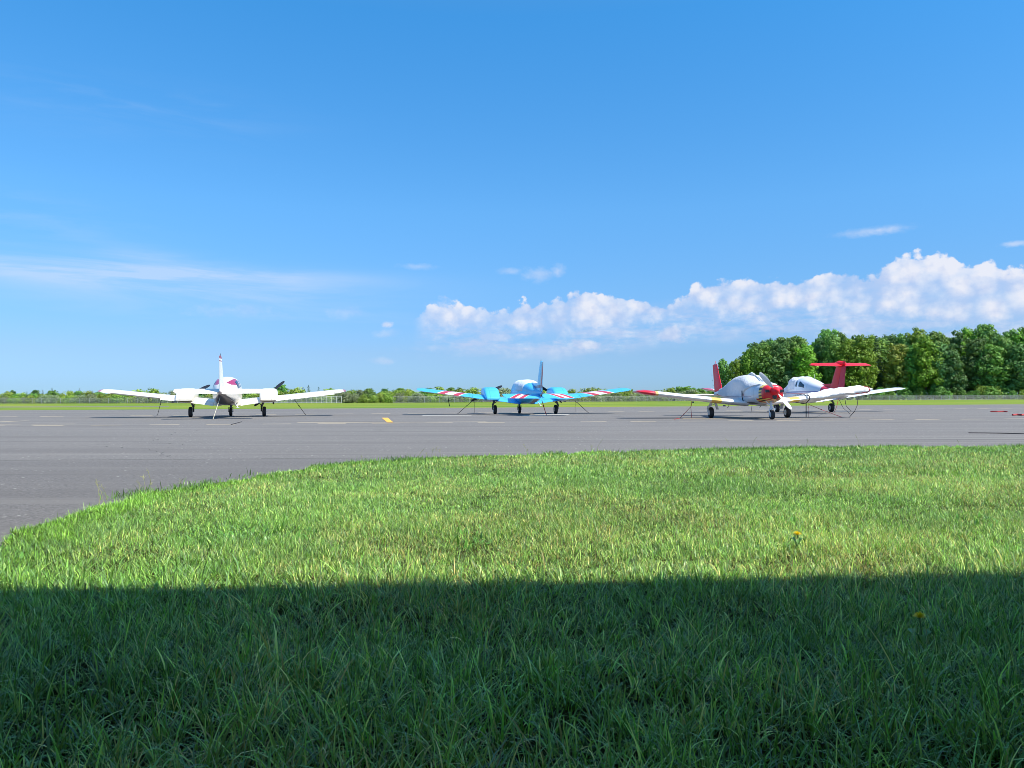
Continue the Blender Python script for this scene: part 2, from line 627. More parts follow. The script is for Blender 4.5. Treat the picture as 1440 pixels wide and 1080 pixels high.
def foil(c, thk, cam=0.02):
    t = 5 * thk * (0.2969 * math.sqrt(max(c, 0)) - 0.126 * c - 0.3516 * c * c + 0.2843 * c**3 - 0.1036 * c**4)
    m = cam * 4 * c * (1 - c)
    return m + t, m - t


def surf(stations, s0, s1, c0, c1, side=1, vertical=False, n=10, tip=False, extra=(), defl=0.0, cam=0.02, mb=None, mi=0):
    """lofted flying surface. station = (span, y_le, chord, height, thick, incidence)"""
    mb = mb or MB()
    S = [a[0] for a in stations]
    def st(s):
        i = 0
        while i < len(S) - 2 and s > S[i + 1]: i += 1
        t = (s - S[i]) / (S[i + 1] - S[i])
        return [stations[i][k] + (stations[i + 1][k] - stations[i][k]) * t for k in range(6)]
    ss = sorted(set([s0, s1] + [a for a in S if s0 < a < s1]))
    P = [st(a) for a in ss]
    if tip:
        a = P[-1]
        for ds, sh, tk in ((0.06, 0.95, 0.85), (0.11, 0.86, 0.6), (0.14, 0.74, 0.28)):
            ch = a[2] * sh
            P.append([a[0] + ds, a[1] - (a[2] - ch) * 0.6, ch, a[3] + ds * 0.15, a[4] * tk, a[5]])
    rings = []
    for s, yl, ch, h, th, inc in P:
        up, lo = [], []
        for i in range(n + 1):
            q = i / n
            c = c0 + (c1 - c0) * (q * q if c0 == 0 else q)
            u, l = foil(c, th, cam)
            dz = -math.sin(inc) * c * ch - (c - c0) * ch * math.sin(defl)
            y = yl - c * ch
            if vertical:
                up.append(Vector((u * ch, y, s))); lo.append(Vector((-u * ch, y, s)))
            else:
                up.append(Vector((side * s, y, h + u * ch + dz))); lo.append(Vector((side * s, y, h + l * ch + dz)))
        if c0 == 0: lo = lo[1:]
        rings.append(up + lo[::-1])
    mb.rings(rings, mi=mi)
    return mb


def wheel_gear(root, name, x, y, r, w, top, lean=0.0, rake=0.0, side=0, strut='gear_metal', door=None, fork=True):
    """gear leg with tyre and rim as sub-parts"""
    mb = MB()
    ax = Vector((x, y, r))
    tp = Vector((x + lean, y + rake, top))
    off = Vector((side * (w * 0.5 + 0.05), 0, 0))
    mid = ax + off + (tp - ax) * 0.42
    mb.tube([tp, mid], 0.052)
    mb.tube([mid, ax + off], 0.032)
    if fork and side == 0:
        for q in (-1, 1):
            mb.tube([ax + (tp - ax) * 0.42, ax + Vector((q * (w * .5 + .03), 0, r * 1.1)), ax + Vector((q * (w * .5 + .03), 0, 0))], 0.022)
    mb.tube([ax - Vector((w * 0.6, 0, 0)), ax + Vector((w * 0.6, 0, 0))], 0.022)
    # torque links behind the leg, brace up to the wing
    mb.tube([mid + Vector((0, -0.02, 0.1)), mid + Vector((0, -0.16, -0.02)), ax + off + Vector((0, -0.03, 0.03))], 0.016)
    mb.tube([mid + Vector((0, 0, 0.05)), Vector((tp.x + (0.30 if x <= 0 else -0.30), tp.y, top + 0.02))], 0.018)
    g = mb.build(name, M[strut], root)
    t = MB()
    prof = [(-w * .5, r * .55), (-w * .5, r * .80), (-w * .42, r * .93), (-w * .2, r * .99), (0, r), (w * .2, r * .99), (w * .42, r * .93), (w * .5, r * .80), (w * .5, r * .55)]
    t.lathe(prof, ax)
    t.build('tyre', M['rubber'], g)
    m = MB()
    m.lathe([(-w * .52, r * .12), (-w * .52, r * .5), (-w * .40, r * .56), (w * .40, r * .56), (w * .52, r * .5), (w * .52, r * .12)], ax)
    m.build('rim', M['rim'], g)
    if door:
        d = MB()
        dc = Vector((x + door * (w * .5 + 0.13), y + 0.02, r + 0.33))
        d.box(dc, (0.014, 0.34, 0.42), rot=Matrix.Rotation(-door * 0.28, 3, 'Y'))
        d.build('gear_door', M['white_gear'], g, smooth=False)
    return g


def propeller(root, c, Rr, ang, blades=2, mat='black', spin='white', wid=0.17, front=1, tipmat=None):
    c = Vector(c)
    mb = MB()
    mb.lathe([(-0.10, 0.10), (-0.08, 0.17), (0.02, 0.165), (0.12, 0.125), (0.21, 0.07), (0.26, 0.02)], c, 'Y')
    pr = mb.build('propeller_hub', M[spin], root)
    for k in range(blades):
        a = ang + k * 2 * math.pi / blades
        d = Vector((math.cos(a), 0, math.sin(a)))
        q = Vector((-math.sin(a), 0, math.cos(a)))
        rings = []
        for r_, w_, tw in ((0.08, 0.05, 1.2), (0.2, 0.08, 1.0), (0.32, 0.14, 0.75), (0.5, wid, 0.55), (0.68, wid * 1.02, 0.42), (0.85, wid * .85, 0.33), (0.95, wid * .6, 0.3), (1.0, wid * .2, 0.28)):
            p = c + d * (r_ * Rr)
            u = q * math.cos(tw) + Vector((0, 1, 0)) * math.sin(tw)
            nn = d.cross(u)
            th = 0.035 * (1 - r_ * 0.75)
            rings.append([p + u * (w_ * .5 * math.cos(t)) + nn * (th * .5 * math.sin(t)) for t in [2 * math.pi * j / 10 for j in range(10)]])
        b = MB(); b.rings(rings)
        b.build('propeller_blade', M[mat], pr)
    return pr


def antenna(root, p, h=0.3, lean=-0.12, mat='white'):
    mb = MB(); p = Vector(p)
    mb.tube([p, p + Vector((0, lean, h))], 0.012, 6, r2=0.005)
    return mb.build('antenna', M[mat], root)


def wing_set(root, st, mat, flap, ail, tipspan, dflap=0.0, dail=0.0):
    for side in (-1, 1):
        mb = surf(st, 0.35, tipspan, 0, 0.74, side, mb=MB())
        surf(st, 0.35, flap[0] - 0.01, 0.74, 1.0, side, n=5, mb=mb)
        w = mb.build('wing', M[mat], root, angle=40)
        surf(st, flap[0], flap[1], 0.752, 1.0, side, n=5, defl=dflap).build('flap', M[mat], w, angle=40)
        surf(st, ail[0], ail[1], 0.752, 1.0, side, n=5, defl=dail * side).build('aileron', M[mat], w, angle=40)
        mb = surf(st, ail[1] + 0.01, tipspan, 0.74, 1.0, side, n=5)
        surf(st, tipspan, st[-1][0], 0, 1.0, side, n=14, tip=True, mb=mb)
        mb.build('wing_tip', M[mat], w, angle=40)
        # flap hinge brackets and a tie down ring under the wing
        for s in (flap[0] + .3, flap[1] - .3, ail[0] + .5):
            mb = MB()
            f = (s - st[1][0]) / (st[2][0] - st[1][0])
            z = st[1][3] + (st[2][3] - st[1][3]) * f; yl = st[1][1]; ch = st[1][2]
            mb.box((side * s, yl - ch * .82, z - ch * .05 - .07), (0.03, 0.26, 0.06))
            mb.build('hinge_bracket', M['gear_metal'], w, smooth=False)


def rope(pts, mat, label, r=0.012, sag=0.0, name='tie_down_rope', group=None, ring=True, cat='rope'):
    pts = [Vector(p) for p in pts]
    out_ = []
    for i in range(len(pts) - 1):
        for k in range(8):
            t = k / 8
            q = pts[i].lerp(pts[i + 1], t)
            q.z -= sag * 4 * t * (1 - t)
            out_.append(q)
    out_.append(pts[-1])
    for q in out_: q.z = max(q.z, r)
    mb = MB(); mb.tube(out_, r, 6)
    if ring:                                   # knot where it is tied off
        mb.lathe([(-r * 2, r), (-r, r * 2.4), (r, r * 2.4), (r * 2, r)], out_[len(out_) // 3], 'X', 8)
    o = mb.build(name, M[mat], None)
    c = out_[-1].copy()
    o.data.transform(Matrix.Translation(-c)); o.location = c
    return tag(o, label, cat, group)


# ------------------------------------------------------------------ ground, apron, lawn
def sheet(name, pts, z, mat):
    me = bpy.data.meshes.new(name)
    me.from_pydata([(p[0], p[1], z) for p in pts], [], [tuple(range(len(pts)))])
    me.materials.append(mat)
    o = link(bpy.data.objects.new(name, me))
    return tag(o, kind='structure')


def m_field():
    m, p = newmat('field_grass')
    oc = objco()
    x, y, z = sep(oc)
    a = noise(comb(x * 0.04, y * 0.10, 0.0), 1.0, 5, 0.6)
    b = noise(oc, 2.4, 6, 0.7)
    c = mixc(a.step(0.38, 0.62), (0.125, 0.215, 0.024), (0.235, 0.270, 0.036))
    c = mixc(b.step(0.45, 0.75) * 0.5, c, (0.06, 0.12, 0.02))
    c = mixc(noise(comb(x * 0.02, y * 0.35, 3.0), 1.0, 3).step(0.55, 0.7) * 0.5, c, (0.10, 0.15, 0.035))
    setc(p, c)
    p.inputs['Roughness'].default_value = 0.95
    p.inputs['Specular IOR Level'].default_value = 0.1
    return m


def m_asphalt():
    m, p = newmat('apron_asphalt')
    oc = objco()
    x, y, z = sep(oc)
    stones = voro(oc, 95, 'F1', out=1)
    st = noise(oc, 120, 3, 0.8)
    med = noise(oc, 9, 5, 0.7)
    lane = noise(comb(x * 0.05, y * 0.55, 0.0), 1.0, 6, 0.65)
    lane2 = noise(comb(x * 0.02, y * 1.7, 5.0), 1.0, 4, 0.6)
    big = noise(comb(x * 0.10, y * 0.15, 9.0), 1.0, 4, 0.6)
    c = mixc((st * 0.45 + stones * 0.55).clamp(), (0.098, 0.090, 0.085), (0.268, 0.250, 0.226))
    co_ = noise(oc, 26, 3, 0.75)
    c = mixc(co_.step(0.50, 0.66) * 0.45, c, (0.28, 0.27, 0.25))
    c = mixc(co_.step(0.50, 0.36) * 0.5, c, (0.075, 0.073, 0.070))
    chip = voro(oc, 17, 'F1', out=1)
    c = mixc(chip.gt(0.86) * voro(oc, 17, 'F1').lt(0.26) * 0.9, c, (0.62, 0.59, 0.52))
    c = mixc(st.step(0.60, 0.74) * 0.55, c, (0.445, 0.396, 0.327))
    ch = voro(oc, 38, 'F1', out=1)
    ch2 = voro(oc, 38, 'F1')
    c = mixc(ch.gt(0.80) * ch2.lt(0.30) * 0.7, c, (0.46, 0.43, 0.38))
    c = mixc(ch.lt(0.25) * ch2.lt(0.35) * 0.6, c, (0.05, 0.048, 0.045))
    c = mixc((0.30 - med * 0.4).clamp(), c, (0.064, 0.059, 0.057))
    c = mixc(lane.step(0.48, 0.62) * 0.6, c, (0.133, 0.122, 0.112))
    c = mixc(lane2.step(0.52, 0.66) * 0.6, c, (0.233, 0.218, 0.196))
    c = mixc(big.step(0.5, 0.7) * 0.3, c, (0.212, 0.194, 0.172))
    # older, coarser strip by the lawn and the joint where the overlay starts
    j = y - 10.6 - x * 0.05 + (noise(comb(x * 0.25, 0.0, 0.0), 1.0, 4) - 0.5) * 0.5
    c = mixc(j.step(0.3, -0.3) * 0.30, c, (0.074, 0.069, 0.067))
    c = mixc(j.abs().lt(0.035) * 0.6, c, (0.064, 0.059, 0.052))
    j2 = y - 14.8 + x * 0.02 + (noise(comb(x * 0.4, 0.0, 4.0), 1.0, 5) - 0.5) * 0.35
    c = mixc(j2.abs().lt(0.045) * 0.65, c, (0.058, 0.054, 0.052))
    # old oil and tyre stains where aeroplanes stand
    oil = noise(comb(x * 0.5, y * 0.5, 2.0), 1.0, 3).step(0.66, 0.74) * y.gt(20.0)
    c = mixc(oil * 0.35, c, (0.07, 0.066, 0.06))
    tyre = (noise(comb(x * 0.06, y * 2.2, 7.0), 1.0, 3, 0.5)).step(0.62, 0.68) * noise(comb(x * 0.08, y * 0.1, 11.0), 1.0, 2).step(0.45, 0.6)
    c = mixc(tyre * 0.22, c, (0.08, 0.078, 0.075))
    # cracks
    w = noise(comb(x * 0.25, y * 0.25, 0.0), 1.0, 4)
    cr = voro(comb(x * 0.11 + w * 0.6, y * 0.11, 0.0), 1.0, 'DISTANCE_TO_EDGE')
    c = mixc(cr.lt(0.0008) * noise(oc, 0.2, 2).step(0.5, 0.6) * 0.8, c, (0.037, 0.035, 0.033))
    setc(p, c)
    p.inputs['Roughness'].default_value = 0.88
    p.inputs['Specular IOR Level'].default_value = 0.3
    bump(p, st + med * 0.4, 0.6, 0.006)
    return m


def m_soil():
    m, p = newmat('lawn_soil')
    oc = objco()
    n = noise(oc, 14, 6, 0.7)
    c = mixc(n, (0.016, 0.022, 0.007), (0.060, 0.055, 0.020))
    setc(p, c)
    p.inputs['Roughness'].default_value = 1.0
    p.inputs['Specular IOR Level'].default_value = 0.0
    bump(p, n, 0.8, 0.03)
    return m


sheet('ground', [(-4000, -200), (4000, -200), (4000, 6000), (-4000, 6000)], -0.012, m_field())
fl, fc, fr = G(0, 577), G(720, 573), G(1440, 568.5)
dl = (fl - fc); dr = (fr - fc)
asph = m_asphalt()
apron = sheet('apron', [(-260, -60), (260, -60), tuple((fr + dr * 2.0)[:2]), tuple(fr[:2]), tuple(fc[:2]), tuple(fl[:2]), tuple((fl + dl * 3.0)[:2])], 0.0, asph)
# a far taxiway sliver on the left
a, b = G(-300, 573.2), G(70, 571.3)
tx = sheet('taxiway', [(a.x, 92), (-44, 96.0), (-48, 104), (a.x, 112)], -0.006, asph)

EDGE_PX = [(-160, 905), (-60, 812), (0, 768), (60, 742), (130, 716), (200, 699), (300, 684), (350, 673), (400, 667), (440, 659), (480, 656), (540, 652), (600, 647), (720, 643), (840, 639),
           (960, 636), (1080, 634), (1200, 632), (1320, 631), (1440, 630)]
edge = [G(*e) for e in EDGE_PX]
edge = [(p.x, p.y) for p in edge if p.y > 2.0]
edge = [(-3.9, -9), (-3.5, 0.5)] + [e for e in edge if e[1] > 2.4] + [(14, 13.4), (26, 15.5), (60, 19)]
# densify with irregular wobble
dense = []
for i in range(len(edge) - 1):
    a, b = Vector(edge[i]), Vector(edge[i + 1])
    n = max(1, int((b - a).length / 0.12))
    for k in range(n):
        q = a.lerp(b, k / n)
        nrm = Vector((-(b - a).y, (b - a).x)).normalized()
        s = len(dense)
        q += nrm * (0.09 * mnoise.noise(Vector((q.x * 1.3, q.y * 1.3, 0))) + 0.06 * mnoise.noise(Vector((q.x * 4, q.y * 4, 3))) + 0.03 * math.sin(s * 0.35) + 0.035 * math.sin(s * 0.93 + 1) + random.uniform(-.03, .03))
        dense.append((q.x, q.y))
dense.append(edge[-1])
LAWN = dense + [(60, -9)]
lawn = sheet('lawn_soil', LAWN, 0.018, m_soil())

LP = np.array(LAWN)


def in_lawn(x, y):
    ins = np.zeros(len(x), bool)
    n = len(LP)
    for i in range(n):
        x1, y1 = LP[i]; x2, y2 = LP[(i + 1) % n]
        if y1 == y2: continue
        c = ((y1 > y) != (y2 > y)) & (x < (x2 - x1) * (y - y1) / (y2 - y1) + x1)
        ins ^= c
    return ins


def edge_dist(x, y):
    d = np.full(len(x), 9.0)
    E = np.array(dense)
    for i in range(0, len(E), 2):
        d = np.minimum(d, np.hypot(x - E[i, 0], y - E[i, 1]))
    return d


def vnoise(x, y, s, seed):
    """cheap value noise"""
    x = x * s + seed * 17.3; y = y * s + seed * 5.1
    xi = np.floor(x).astype(int); yi = np.floor(y).astype(int)
    fx = x - xi; fy = y - yi
    fx = fx * fx * (3 - 2 * fx); fy = fy * fy * (3 - 2 * fy)
    def h(a, b):
        v = np.sin(a * 127.1 + b * 311.7 + seed * 74.7) * 43758.5453
        return v - np.floor(v)
    return (h(xi, yi) * (1 - fx) + h(xi + 1, yi) * fx) * (1 - fy) + (h(xi, yi + 1) * (1 - fx) + h(xi + 1, yi + 1) * fx) * fy


def m_grass():
    m, p = newmat('grass_blades')
    at_ = X.nt.nodes.new('ShaderNodeAttribute')
    at_.attribute_name = 'tint'
    X.nt.links.new(at_.outputs['Color'], p.inputs['Base Color'])
    p.inputs['Roughness'].default_value = 0.36
    p.inputs['Specular IOR Level'].default_value = 0.45
    tr = X.nt.nodes.new('ShaderNodeBsdfTranslucent')
    g = X.nt.nodes.new('ShaderNodeMix'); g.data_type = 'RGBA'; g.blend_type = 'MULTIPLY'
    g.inputs[0].default_value = 1
    X.nt.links.new(at_.outputs['Color'], g.inputs[6])
    g.inputs[7].default_value = (1.25, 1.2, 0.6, 1)
    X.nt.links.new(g.outputs[2], tr.inputs['Color'])
    mx = X.nt.nodes.new('ShaderNodeMixShader')
    mx.inputs[0].default_value = 0.22
    X.nt.links.new(p.outputs[0], mx.inputs[1])
    X.nt.links.new(tr.outputs[0], mx.inputs[2])
    X.nt.links.new(mx.outputs[0], X.nt.nodes['Material Output'].inputs[0])
    return m


M['grass'] = m_grass()


def blades(name, x, y, L, W, seg, tint, lean=0.5, curl=0.6, z0=0.012, th=None):
    n = len(x)
    if th is None: th = RNG.uniform(0, 2 * np.pi, n)                 # lean heading
    ln = np.abs(RNG.normal(0, 1, n)) * lean + 0.05
    cu = RNG.uniform(0.1, curl, n) * 1.6
    fa = th + np.pi / 2 + RNG.normal(0, 0.5, n)       # blade face turn
    px, py, pz = x.copy(), y.copy(), np.full(n, z0)
    V = np.zeros((n, 2 * seg + 1, 3), np.float32)
    ang = ln.copy()
    for k in range(seg + 1):
        t = k / seg
        w = W * (1 - t ** 1.8) * 0.5 * (0.75 + 0.6 * t if t < .5 else 1.0)
        if k < seg:
            V[:, 2 * k, 0] = px - np.cos(fa) * w; V[:, 2 * k, 1] = py - np.sin(fa) * w; V[:, 2 * k, 2] = pz
            V[:, 2 * k + 1, 0] = px + np.cos(fa) * w; V[:, 2 * k + 1, 1] = py + np.sin(fa) * w; V[:, 2 * k + 1, 2] = pz
        else:
            V[:, 2 * k, 0] = px; V[:, 2 * k, 1] = py; V[:, 2 * k, 2] = pz
        st = L / seg
        px = px + np.sin(ang) * np.cos(th) * st; py = py + np.sin(ang) * np.sin(th) * st
        pz = np.maximum(pz + np.cos(ang) * st, z0 * 0.5)
        ang = ang + cu / seg * (1 + t)
    nv = 2 * seg + 1
    base_ = (np.arange(n) * nv)[:, None]
    loops = []
    quads = np.concatenate([base_ + np.array([[2 * k, 2 * k + 1, 2 * k + 3, 2 * k + 2]]) for k in range(seg - 1)], axis=1) if seg > 1 else np.zeros((n, 0), int)
    tri = base_ + np.array([[2 * seg - 2, 2 * seg - 1, 2 * seg]])
    L_ = np.concatenate([quads, tri], axis=1).ravel().astype(np.int32)
    per = [4] * (seg - 1) + [3]
    tot = np.tile(np.array(per), n)
    start = np.concatenate([[0], np.cumsum(tot)[:-1]]).astype(np.int32)
    me = bpy.data.meshes.new(name)
    me.vertices.add(n * nv); me.loops.add(len(L_)); me.polygons.add(len(tot))
    me.vertices.foreach_set('co', V.ravel())
    me.loops.foreach_set('vertex_index', L_)
    me.polygons.foreach_set('loop_start', start)
    me.polygons.foreach_set('use_smooth', np.ones(len(tot), bool))
    ca = me.attributes.new('tint', 'FLOAT_COLOR', 'POINT')
    C = np.ones((n, nv, 4), np.float32)
    C[:, :, :3] = tint[:, None, :]
    ca.data.foreach_set('color', C.ravel())
    me.materials.append(M['grass'])
    me.update(calc_edges=True)
    me.validate()
    return link(bpy.data.objects.new(name, me))


def scatter(d0, d1, dens, pad=0.6):
    """points in the lawn between two distances, over the view and a margin each side"""
    hw = 0.687 * d1 + pad
    n = int(2 * hw * (d1 - d0) * dens)
    x = RNG.uniform(-hw, hw, n); y = RNG.uniform(d0, d1, n)
    k = np.abs(x) < 0.70 * y + pad
    x, y = x[k], y[k]
    k = in_lawn(x, y)
    x, y = x[k], y[k]
    cl = vnoise(x, y, 3.2, 3) * 0.6 + vnoise(x, y, 9.0, 4) * 0.4
    k = RNG.uniform(0, 1, len(x)) < 0.62 + 0.75 * cl
    return x[k], y[k]


def tufts(d0, d1, dens, per, spread):
    """blades grouped in tufts, each leaning away from its tuft's middle"""
    cx, cy = scatter(d0, d1, dens / per)
    k = RNG.poisson(per, len(cx)) + 2
    x = np.repeat(cx, k); y = np.repeat(cy, k); n = len(x)
    sp = np.repeat(RNG.uniform(.5, 1.7, len(cx)), k) * spread
    a = RNG.uniform(0, 2 * np.pi, n); r = np.sqrt(RNG.uniform(0, 1, n)) * sp
    q = np.repeat(RNG.uniform(.65, 1.4, len(cx)), k)
    return x + np.cos(a) * r, y + np.sin(a) * r, a + RNG.normal(0, 1.1, n), q


def tints(x, y):
    n = len(x)
    pal = np.array([(0.058, 0.135, 0.034), (0.085, 0.175, 0.042), (0.125, 0.205, 0.055), (0.075, 0.135, 0.085), (0.170, 0.225, 0.095), (0.27, 0.26, 0.13), (0.20, 0.175, 0.085)])
    dry = vnoise(x, y, 0.9, 8) * 0.5 + vnoise(x, y, 2.6, 9) * 0.5
    ed = edge_dist(x, y)
    r = RNG.uniform(0, 1, n) + (dry - 0.5) * 0.55
    idx = np.select([r < 0.20, r < 0.42, r < 0.60, r < 0.76, r < 0.92, r < 0.985], [0, 1, 2, 3, 4, 5], 6)
    c = pal[idx]
    # fresh spreading grass along the edge of the apron
    fresh = (ed < 0.35) & (y > 4.2) & (RNG.uniform(0, 1, n) < 0.75)
    c[fresh] = np.array((0.085, 0.175, 0.030))
    c = c * np.array((1.10, 1.06, 0.74)) * 2.2 * RNG.choice([0.45, 0.7, 1.0, 1.3, 1.8], (n, 1), p=[.2, .25, .25, .2, .1]) * (0.85 + 0.3 * vnoise(x, y, 1.4, 12))[:, None]
    return c


GRASS = []
for d0, d1, dens, L0, L1, W0, seg in ((1.25, 2.2, 7500, .045, .115, .0050, 5), (2.2, 3.4, 9500, .034, .086, .0042, 4), (3.4, 5.2, 14500, .024, .055, .0031, 3), (5.2, 7.5, 11000, .025, .052, .0037, 3), (7.5, 10.0, 5600, .03, .058, .0056, 2), (10.0, 14.5, 3200, .034, .060, .0078, 2)):
    x, y, th, q = tufts(d0, d1, dens, 7, .026 + .001 * d0)
    k = in_lawn(x, y) & ((edge_dist(x, y) > .11 * (vnoise(x, y, 2.3, 55) > .56)) | (y < 6.5)); x, y, th, q = x[k], y[k], th[k], q[k]
    n = len(x)
    L = RNG.uniform(L0, L1, n) * (0.7 + 0.6 * vnoise(x, y, 2.2, 21)) * q
    L *= np.where(RNG.uniform(0, 1, n) < 0.04, 1.45, 1.0)
    W = W0 * RNG.uniform(0.6, 1.35, n)
    T = tints(x, y) * (0.7 + 0.45 * q)[:, None]
    flat = RNG.uniform(0, 1, n) < .18
    o = blades('lawn_grass', x, y, L, W, seg, T, lean=np.where(flat, 1.1, 0.55), curl=1.0, th=th)
    GRASS.append(o)
# long arching blades and broad leaves
x, y = scatter(1.3, 3.6, 150); n = len(x)
GRASS.append(blades('lawn_grass', x, y, RNG.uniform(.09, .15, n), RNG.uniform(.004, .008, n), 6, tints(x, y) * 1.15, lean=0.5, curl=1.1))
x, y = scatter(1.3, 5.0, 300); n = len(x)
k = vnoise(x, y, 1.6, 31) > 0.66; x, y = x[k], y[k]; n = len(x)
GRASS.append(blades('lawn_grass', x, y, RNG.uniform(.04, .085, n), RNG.uniform(.012, .022, n), 5, np.tile(np.array((0.13, 0.33, 0.05)), (n, 1)) * RNG.uniform(.8, 1.25, (n, 1)), lean=0.7, curl=1.0))
# fringe along the apron edge: bushier, and a few thin seed stalks
E = np.array([e for e in dense if e[1] > 2.0 and e[0] < 13])
k = RNG.integers(0, len(E), 26000)
x = E[k, 0] + RNG.normal(0, .11, len(k)) + 0.05; y = E[k, 1] + RNG.normal(0, .10, len(k)) - 0.05
cl = vnoise(x, y, 1.1, 41); q = cl > 0.50; x, y = x[q], y[q]; n = len(x)
GRASS.append(blades('lawn_grass', x, y, RNG.uniform(.04, .10, n) * (0.6 + 0.7 * vnoise(x, y, 1.3, 44)), RNG.uniform(.004, .010, n), 3, np.tile(np.array((0.12, 0.25, 0.035)), (n, 1)) * RNG.uniform(.7, 1.3, (n, 1)), lean=0.8, curl=1.0))
for i, o in enumerate(GRASS[1:]): pass
for o in GRASS: o.select_set(False)
# join the bands into one lawn without operators: keep them as parts of one stuff object
root_g = GRASS[0]
root_g.name = 'lawn_grass'
tag(root_g, 'short unmown green lawn grass between the apron and the photographer', 'grass', kind='stuff')
for o in GRASS[1:]:
    o.name = 'grass_patch'
    o['kind'] = 'stuff'
    o.parent = root_g
# seed stalks at the edge
mb = MB()
for (px, py, h) in [(146, 705, .17), (150, 700, .12), (140, 708, .2), (205, 694, .16), (213, 690, .20), (196, 697, .12), (213, 693, .1), (510, 650, .1), (606, 645, .16), (612, 645, .18), (620, 644, .14), (587, 646, .15), (599, 646, .12),
                    (742, 640, .18), (838, 637, .22), (832, 637, .14), (1028, 633, .2), (1056, 633, .22), (1210, 630, .24), (1134, 632, .18), (250, 690, .12), (745, 641, .12), (1350, 629, .14)]:
    p = G(px, py + 3)
    a = random.uniform(-.5, .5); b = random.uniform(-.3, .3)
    top_ = p + Vector((a * h, b * h, h))
    mid = p + Vector((a * h * .3, b * h * .3, h * .55))
    mb.tube([p, mid, top_], 0.0022, 4, r2=0.001)
    for k in range(5):
        t = top_.lerp(mid, k * 0.12)
        mb.tube([t, t + Vector((random.uniform(-.03, .03), random.uniform(-.02, .02), random.uniform(.0, .03)))], 0.0022, 3, r2=0.0008)
o = mb.build('seed_stalks', plain('seed_stalk', (0.30, 0.30, 0.14), 0.8), None, smooth=False)
tag(o, 'thin pale seed stalks standing above the grass edge against the asphalt', 'seed stalks', kind='stuff')

# two dandelions
M['dandelion'] = plain('dandelion_yellow', (0.90, 0.68, 0.01), 0.7, var=0.15, sc=200)
M['stem'] = plain('flower_stem', (0.16, 0.22, 0.07), 0.6)


def dandelion(px, py, h, r, label):
    p = G(px, py, 0.0 + h)
    t = empty('dandelion', (p.x, p.y, 0.018), 0, label, 'flower')
    mb = MB(); mb.tube([(0.012, 0.01, 0), (0.004, 0, h * .6), (0, 0, h - .02)], 0.0022, 6); mb.build('stem', M['stem'], t)
    mb = MB()
    for k in range(70):
        a = k * 2.39996; q = (k / 70) ** .5
        el_ = 1.35 - q * 1.2
        d = Vector((math.cos(a) * math.cos(el_), math.sin(a) * math.cos(el_), math.sin(el_)))
        s = Vector((-math.sin(a), math.cos(a), 0)) * 0.0022
        b0 = Vector((0, 0, h - .022)); tp = b0 + d * r * (0.75 + .3 * random.random())
        mb.add([b0 - s * .4, b0 + s * .4, tp + s, tp - s], [(0, 1, 2, 3)])
    mb.build('flower_head', M['dandelion'], t, smooth=False)
    mb = MB()
    for k in range(3):
        a = k * 2.1 + .2; L = random.uniform(.04, .06); rw = []
        d = Vector((math.cos(a), math.sin(a), 0)); s = Vector((-d.y, d.x, 0))
        for i in range(7):
            u = i / 6; w = .013 * math.sin(math.pi * min(1, u * .9 + .06)) * (1.25 if i % 2 else .8)
            c = d * L * u + Vector((0, 0, .012 + .05 * math.sin(u * 2.6)))
            rw.append([c - s * w, c + Vector((0, 0, -.003)), c + s * w])
        mb.rings(rw, closed=False, cap0=False, cap1=False)
    mb.build('leaf_rosette', plain('dandelion_leaf', (0.12, 0.28, 0.05), 0.5), t)


dandelion(1121, 751, 0.10, 0.025, 'yellow dandelion in the sunlit grass')
dandelion(1293, 867, 0.125, 0.021, 'yellow dandelion in the shaded grass')

# ------------------------------------------------------------------ painted markings
m_line = plain('marking_paint', (0.56, 0.46, 0.31), 0.75, var=0.25, sc=6)
m_white = plain('white_marking', (0.78, 0.76, 0.68), 0.75, var=0.15, sc=6)
m_or = plain('orange_marking', (0.80, 0.42, 0.06), 0.75, var=0.15, sc=4)


def strips(name, segs, mat, w):
    mb = MB()
    for a, b in segs:
        a = Vector((a[0], a[1], 0)); b = Vector((b[0], b[1], 0))
        n = Vector((-(b - a).y, (b - a).x, 0)).normalized() * w / 2
        mb.add([(p.x, p.y, 0.004) for p in (a - n, b - n, b + n, a + n)], [(0, 1, 2, 3)])
    o = mb.build(name, mat, None, smooth=False)
    return tag(o, kind='structure')


def row(pa, pb, per, ln, ext=3):
    a, b = G(*pa), G(*pb)
    d = (b - a); L = d.length; d.normalize()
    k = -ext; out_ = []
    while k * per < L + ext * per:
        s = a + d * (k * per); out_.append((s, s + d * ln)); k += 1
    return out_


strips('dashed_line', row((46, 598.7), (1412, 589.2), 1.83, 0.95, 4), m_line, 0.24)
strips('far_dashed_line', row((56, 585.8), (1408, 574.3), 2.12, 1.1, 4), m_line, 0.42)
strips('solid_line', [(G(-60, 597.2), G(30, 596.5)), (G(45, 596.6), G(105, 596.3)), (G(418, 594.5), G(684, 593.3)), (G(-40, 594.8), G(38, 591.8)), (G(1135, 588.0), G(960, 588.6)), (G(990, 588.3), G(1180, 587.6))], m_line, 0.26)
strips('white_tie_line', [(G(594, 584.2), G(663, 584.0)), (G(752, 583.4), G(800, 583.0)), (G(735, 584.6), G(770, 584.3)), (G(1110, 579.5), G(1195, 578.9))], m_white, 0.5)
a, b = G(541, 587.6), G(549, 594.2)
mbx = MB(); w = Vector((0.14, 0, 0))
mbx.add([(p.x, p.y, 0.006) for p in (a - w, b - w * .75, b + w * .75, a + w)], [(0, 1, 2, 3)])
tag(mbx.build('orange_stripe', m_or, None, smooth=False), kind='structure')

